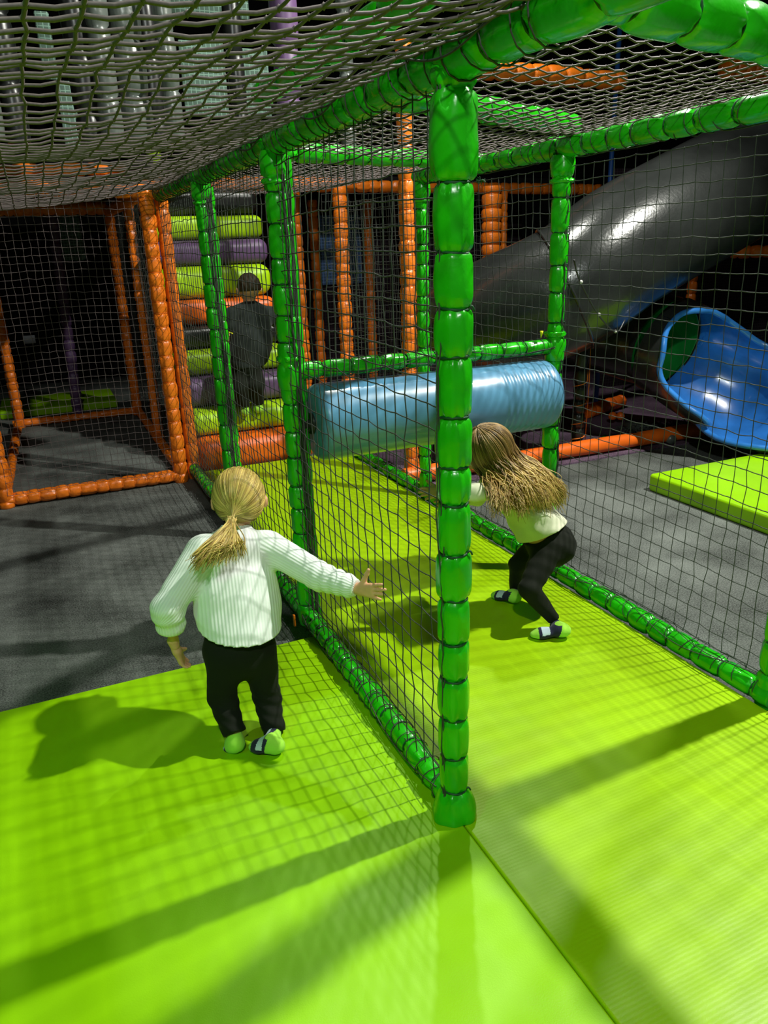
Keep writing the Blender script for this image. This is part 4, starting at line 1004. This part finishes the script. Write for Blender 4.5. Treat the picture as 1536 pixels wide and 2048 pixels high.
    H_ = cc + (nrm(W_) * R_ * lift) @ HM
    # fall: toward end line over the back
    w = np.clip((H_[:, -1] @ CR - (cc @ CR)) / 0.17 + 0.5, 0, 1)          # left .. right in plan
    e0, e1 = at(978, 1014, Y=2.20), at(1120, 1000, Y=2.25); em = at(1048, 1022, Y=2.165)
    ww = np.clip(w + rng.normal(size=S) * 0.13, 0, 1)[:, None]
    E_ = (1 - ww) ** 2 * e0 + 2 * ww * (1 - ww) * em + ww ** 2 * e1 + rng.normal(size=(S, 3)) * [0.010, 0.012, 0.020] + 0.010 * np.sin(ww * 40) * np.array([1.0, 0.3, 0.2])
    k2 = k - nh; t2 = np.linspace(0, 1, k2 + 1)[1:][None, :, None]
    st = H_[:, -1][:, None]; tan = (H_[:, -1] - H_[:, -2])[:, None]; tan = tan / np.linalg.norm(tan, axis=2, keepdims=True)
    En = E_[:, None]; up_back = np.array([0.02, -0.11, 0.05])
    c1 = st + tan * 0.07; c2 = lerp(st, En, 0.62) + up_back * (0.35 + 0.5 * rng.random((S, 1, 1)))
    F_ = (1 - t2) ** 3 * st + 3 * (1 - t2) ** 2 * t2 * c1 + 3 * (1 - t2) * t2 ** 2 * c2 + t2 ** 3 * En
    ph = np.round(ww[..., None] * 9 + rng.random((S, 1, 1)) * 0.9) * 2.1; wv = np.sin(t2 * 13 + ph) * 0.0085 * t2 ** 0.7
    F_ = F_ + wv * np.array([0.9, -0.2, 0.4]) + np.cos(t2 * 15 + ph * 2) * 0.006 * t2 * np.array([0.1, -0.8, 0.5])
    P = np.concatenate([H_, F_], 1)
    rad = np.concatenate([np.full(18, 0.0022), np.linspace(0.0020, 0.0006, k - 18)])[None]
    # split length: brown root part and blond lower part share one strand set
    V, Q = strands(P, rad, 4, (0.13, 0.21, 0.97)); mb = MB(); mb.add(V, Q)
    ks = np.arange(len(Q)) // 4 % (k - 1); sid = np.arange(len(Q)) // (4 * (k - 1))
    mb.MQ = [np.where(ks > (10 + 8 * np.random.default_rng(3).random(S))[sid], 0, 1)]
    mb.add(cap[0], cap[1], None, 1)
    a = np.concatenate([np.repeat(np.round(rng.random(S) * 40) / 7.0, k * 4), np.full(len(cap[0]), 1.3)])
    mb.build('hair', [m_hair2, m_hair2b], root, attr=a)
    return root
girl2()

# ------------------------------------------------------------------ boy climbing the foam steps
def boy():
    Yb = 5.30
    root = empty('person', (1.38, 5.3, 0.3), 'distant dark-haired child in a charcoal T-shirt and black trousers climbing the foam steps', 'person')
    hd = at(497, 575, Y=5.42); nk = at(500, 608, Y=5.42); chs = at(503, 650, Y=5.38); mid = at(500, 690, Y=5.33); pel = at(490, 725, Y=5.30)
    side = nrm([1, -0.05, 0]); shL, elL, wrL = at(463, 632, Y=5.38), at(452, 675, Y=5.34), at(458, 715, Y=5.42)
    shR, elR, wrR = at(543, 632, Y=5.40), at(562, 650, Y=5.50), at(572, 640, Y=5.62)
    hL, hR = at(478, 735, Y=5.31), at(505, 735, Y=5.31); kL, kR = at(480, 775, Y=5.26), at(512, 770, Y=5.24); aL, aR = at(488, 812, Y=5.30), at(515, 806, Y=5.30)
    hf = nrm([-0.1, 0.9, 0.2]); hup = nrm([0, -0.2, 1]); hfn, hpt, HM = head_sdf(hd, hf, hup, 1.05)
    hfL, eL = hand_sdf(wrL, (0.1, 0.7, -0.6), (1, 0, 0.3), (0, 0.5, -1), 1.15, 0.4, 0.1, 0.7); hfR, eR = hand_sdf(wrR, (0.1, 1.0, 0.2), (-1, 0, 0.3), (0, 0.3, -1), 1.15, 0.4, 0.1, 0.7)
    def body(P):
        d = hfn(P); d = smin(d, cone(P, hd - hup * 0.04, nk - [0, 0, .03], 0.038, 0.042), k=0.02); d = smin(d, flat(P, chs, pel, 0.10, 0.09, side, 0.7), k=0.03)
        for s, e, w in ((shL, elL, wrL), (shR, elR, wrR)): d = smin(d, cone(P, s, e, 0.032, 0.026), k=0.02); d = smin(d, cone(P, e, w, 0.026, 0.018), k=0.01)
        for h, k_, a in ((hL, kL, aL), (hR, kR, aR)): d = smin(d, cone(P, h, k_, 0.05, 0.04), k=0.03); d = smin(d, cone(P, k_, a, 0.04, 0.022), k=0.01)
        return d
    lo, hi = bounds(hd, pel, wrL, wrR, aL, aR, pad=0.13); V, Q = sn(body, lo, hi, 0.009); mb = MB(); mb.add(V, Q)
    for fn, e in ((hfL, eL), (hfR, eR)): l, h = bounds(*e, pad=0.015); V, Q = sn(fn, l, h, 0.0028); mb.add(V, Q)
    mb.build('body', m_skin, root)
    def shirt(P):
        d = flat(P, chs + [0, 0, 0.02], mid, 0.148, 0.145, side, 0.75); d = smin(d, flat(P, mid, pel, 0.145, 0.125, side, 0.8), k=0.04); d = smin(d, cone(P, shL, shR, 0.062, 0.062), k=0.03)
        d = smin(d, cone(P, chs, nk - [0, 0, 0.03], 0.08, 0.055), k=0.03)
        for s, e in ((shL, elL), (shR, elR)): d = smin(d, cone(P, s, lerp(s, e, .45), 0.058, 0.056), k=0.02)
        d = d + 0.004 * np.sin(P @ np.array([30, 12, 24.]))
        return np.maximum(d, -(P[:, 2] - pel[2] + 0.03))
    lo, hi = bounds(nk, pel, shL, shR, elL, elR, pad=0.17); V, Q = sn(shirt, lo, hi, 0.008); mb = MB(); mb.add(V, Q); mb.build('t_shirt', m_tshirt, root)
    mb = MB(); ring(mb, nk - [0, 0, 0.005], hup, 0.047, 0.005, 24, 6); mb.build('neck_trim', m_yellow, root)
    e = lerp(shL, elL, .80); mb = MB(); ring(mb, e, elL - shL, 0.054, 0.004, 24, 6); mb.build('sleeve_trim', m_yellow, root)
    def pants(P):
        d = smin(flat(P, pel + [0, 0, 0.04], pel, 0.115, 0.12, side, 0.85), cone(P, hL, kL, 0.07, 0.058), cone(P, hR, kR, 0.07, 0.058), cone(P, kL, aL, 0.058, 0.045), cone(P, kR, aR, 0.058, 0.045), k=0.02)
        d = d + 0.003 * np.sin(P @ np.array([30, 32, 44.])); return np.maximum(d, -(P[:, 2] - aL[2]))
    lo, hi = bounds(pel, aL, aR, pad=0.17); V, Q = sn(pants, lo, hi, 0.008); mb = MB(); mb.add(V, Q); mb.build('trousers', m_black, root)
    for a in (aL, aR): sock('sock', a + [0, -0.02, -0.045], a + [0.01, 0.12, -0.05], a, (0, 0, 1), root, 0.028)
    cc = hpt(0, -0.010, 0.012)
    V, Q = sn(lambda P: np.maximum(ell(P, cc, np.array([0.083, 0.096, 0.090]), HM) + 0.003 * np.sin(P[:, 0] * 160) * np.sin(P[:, 2] * 90), np.maximum((P - cc) @ HM[1] - 0.03 - 0.5 * ((P - cc) @ HM[2]), -((P - cc) @ HM[2]) - 0.035 - 0.3 * ((P - cc) @ HM[1]))), cc - 0.13, cc + 0.13, 0.006)
    mb = MB(); mb.add(V, Q); mb.build('hair', m_hair3, root)
boy()
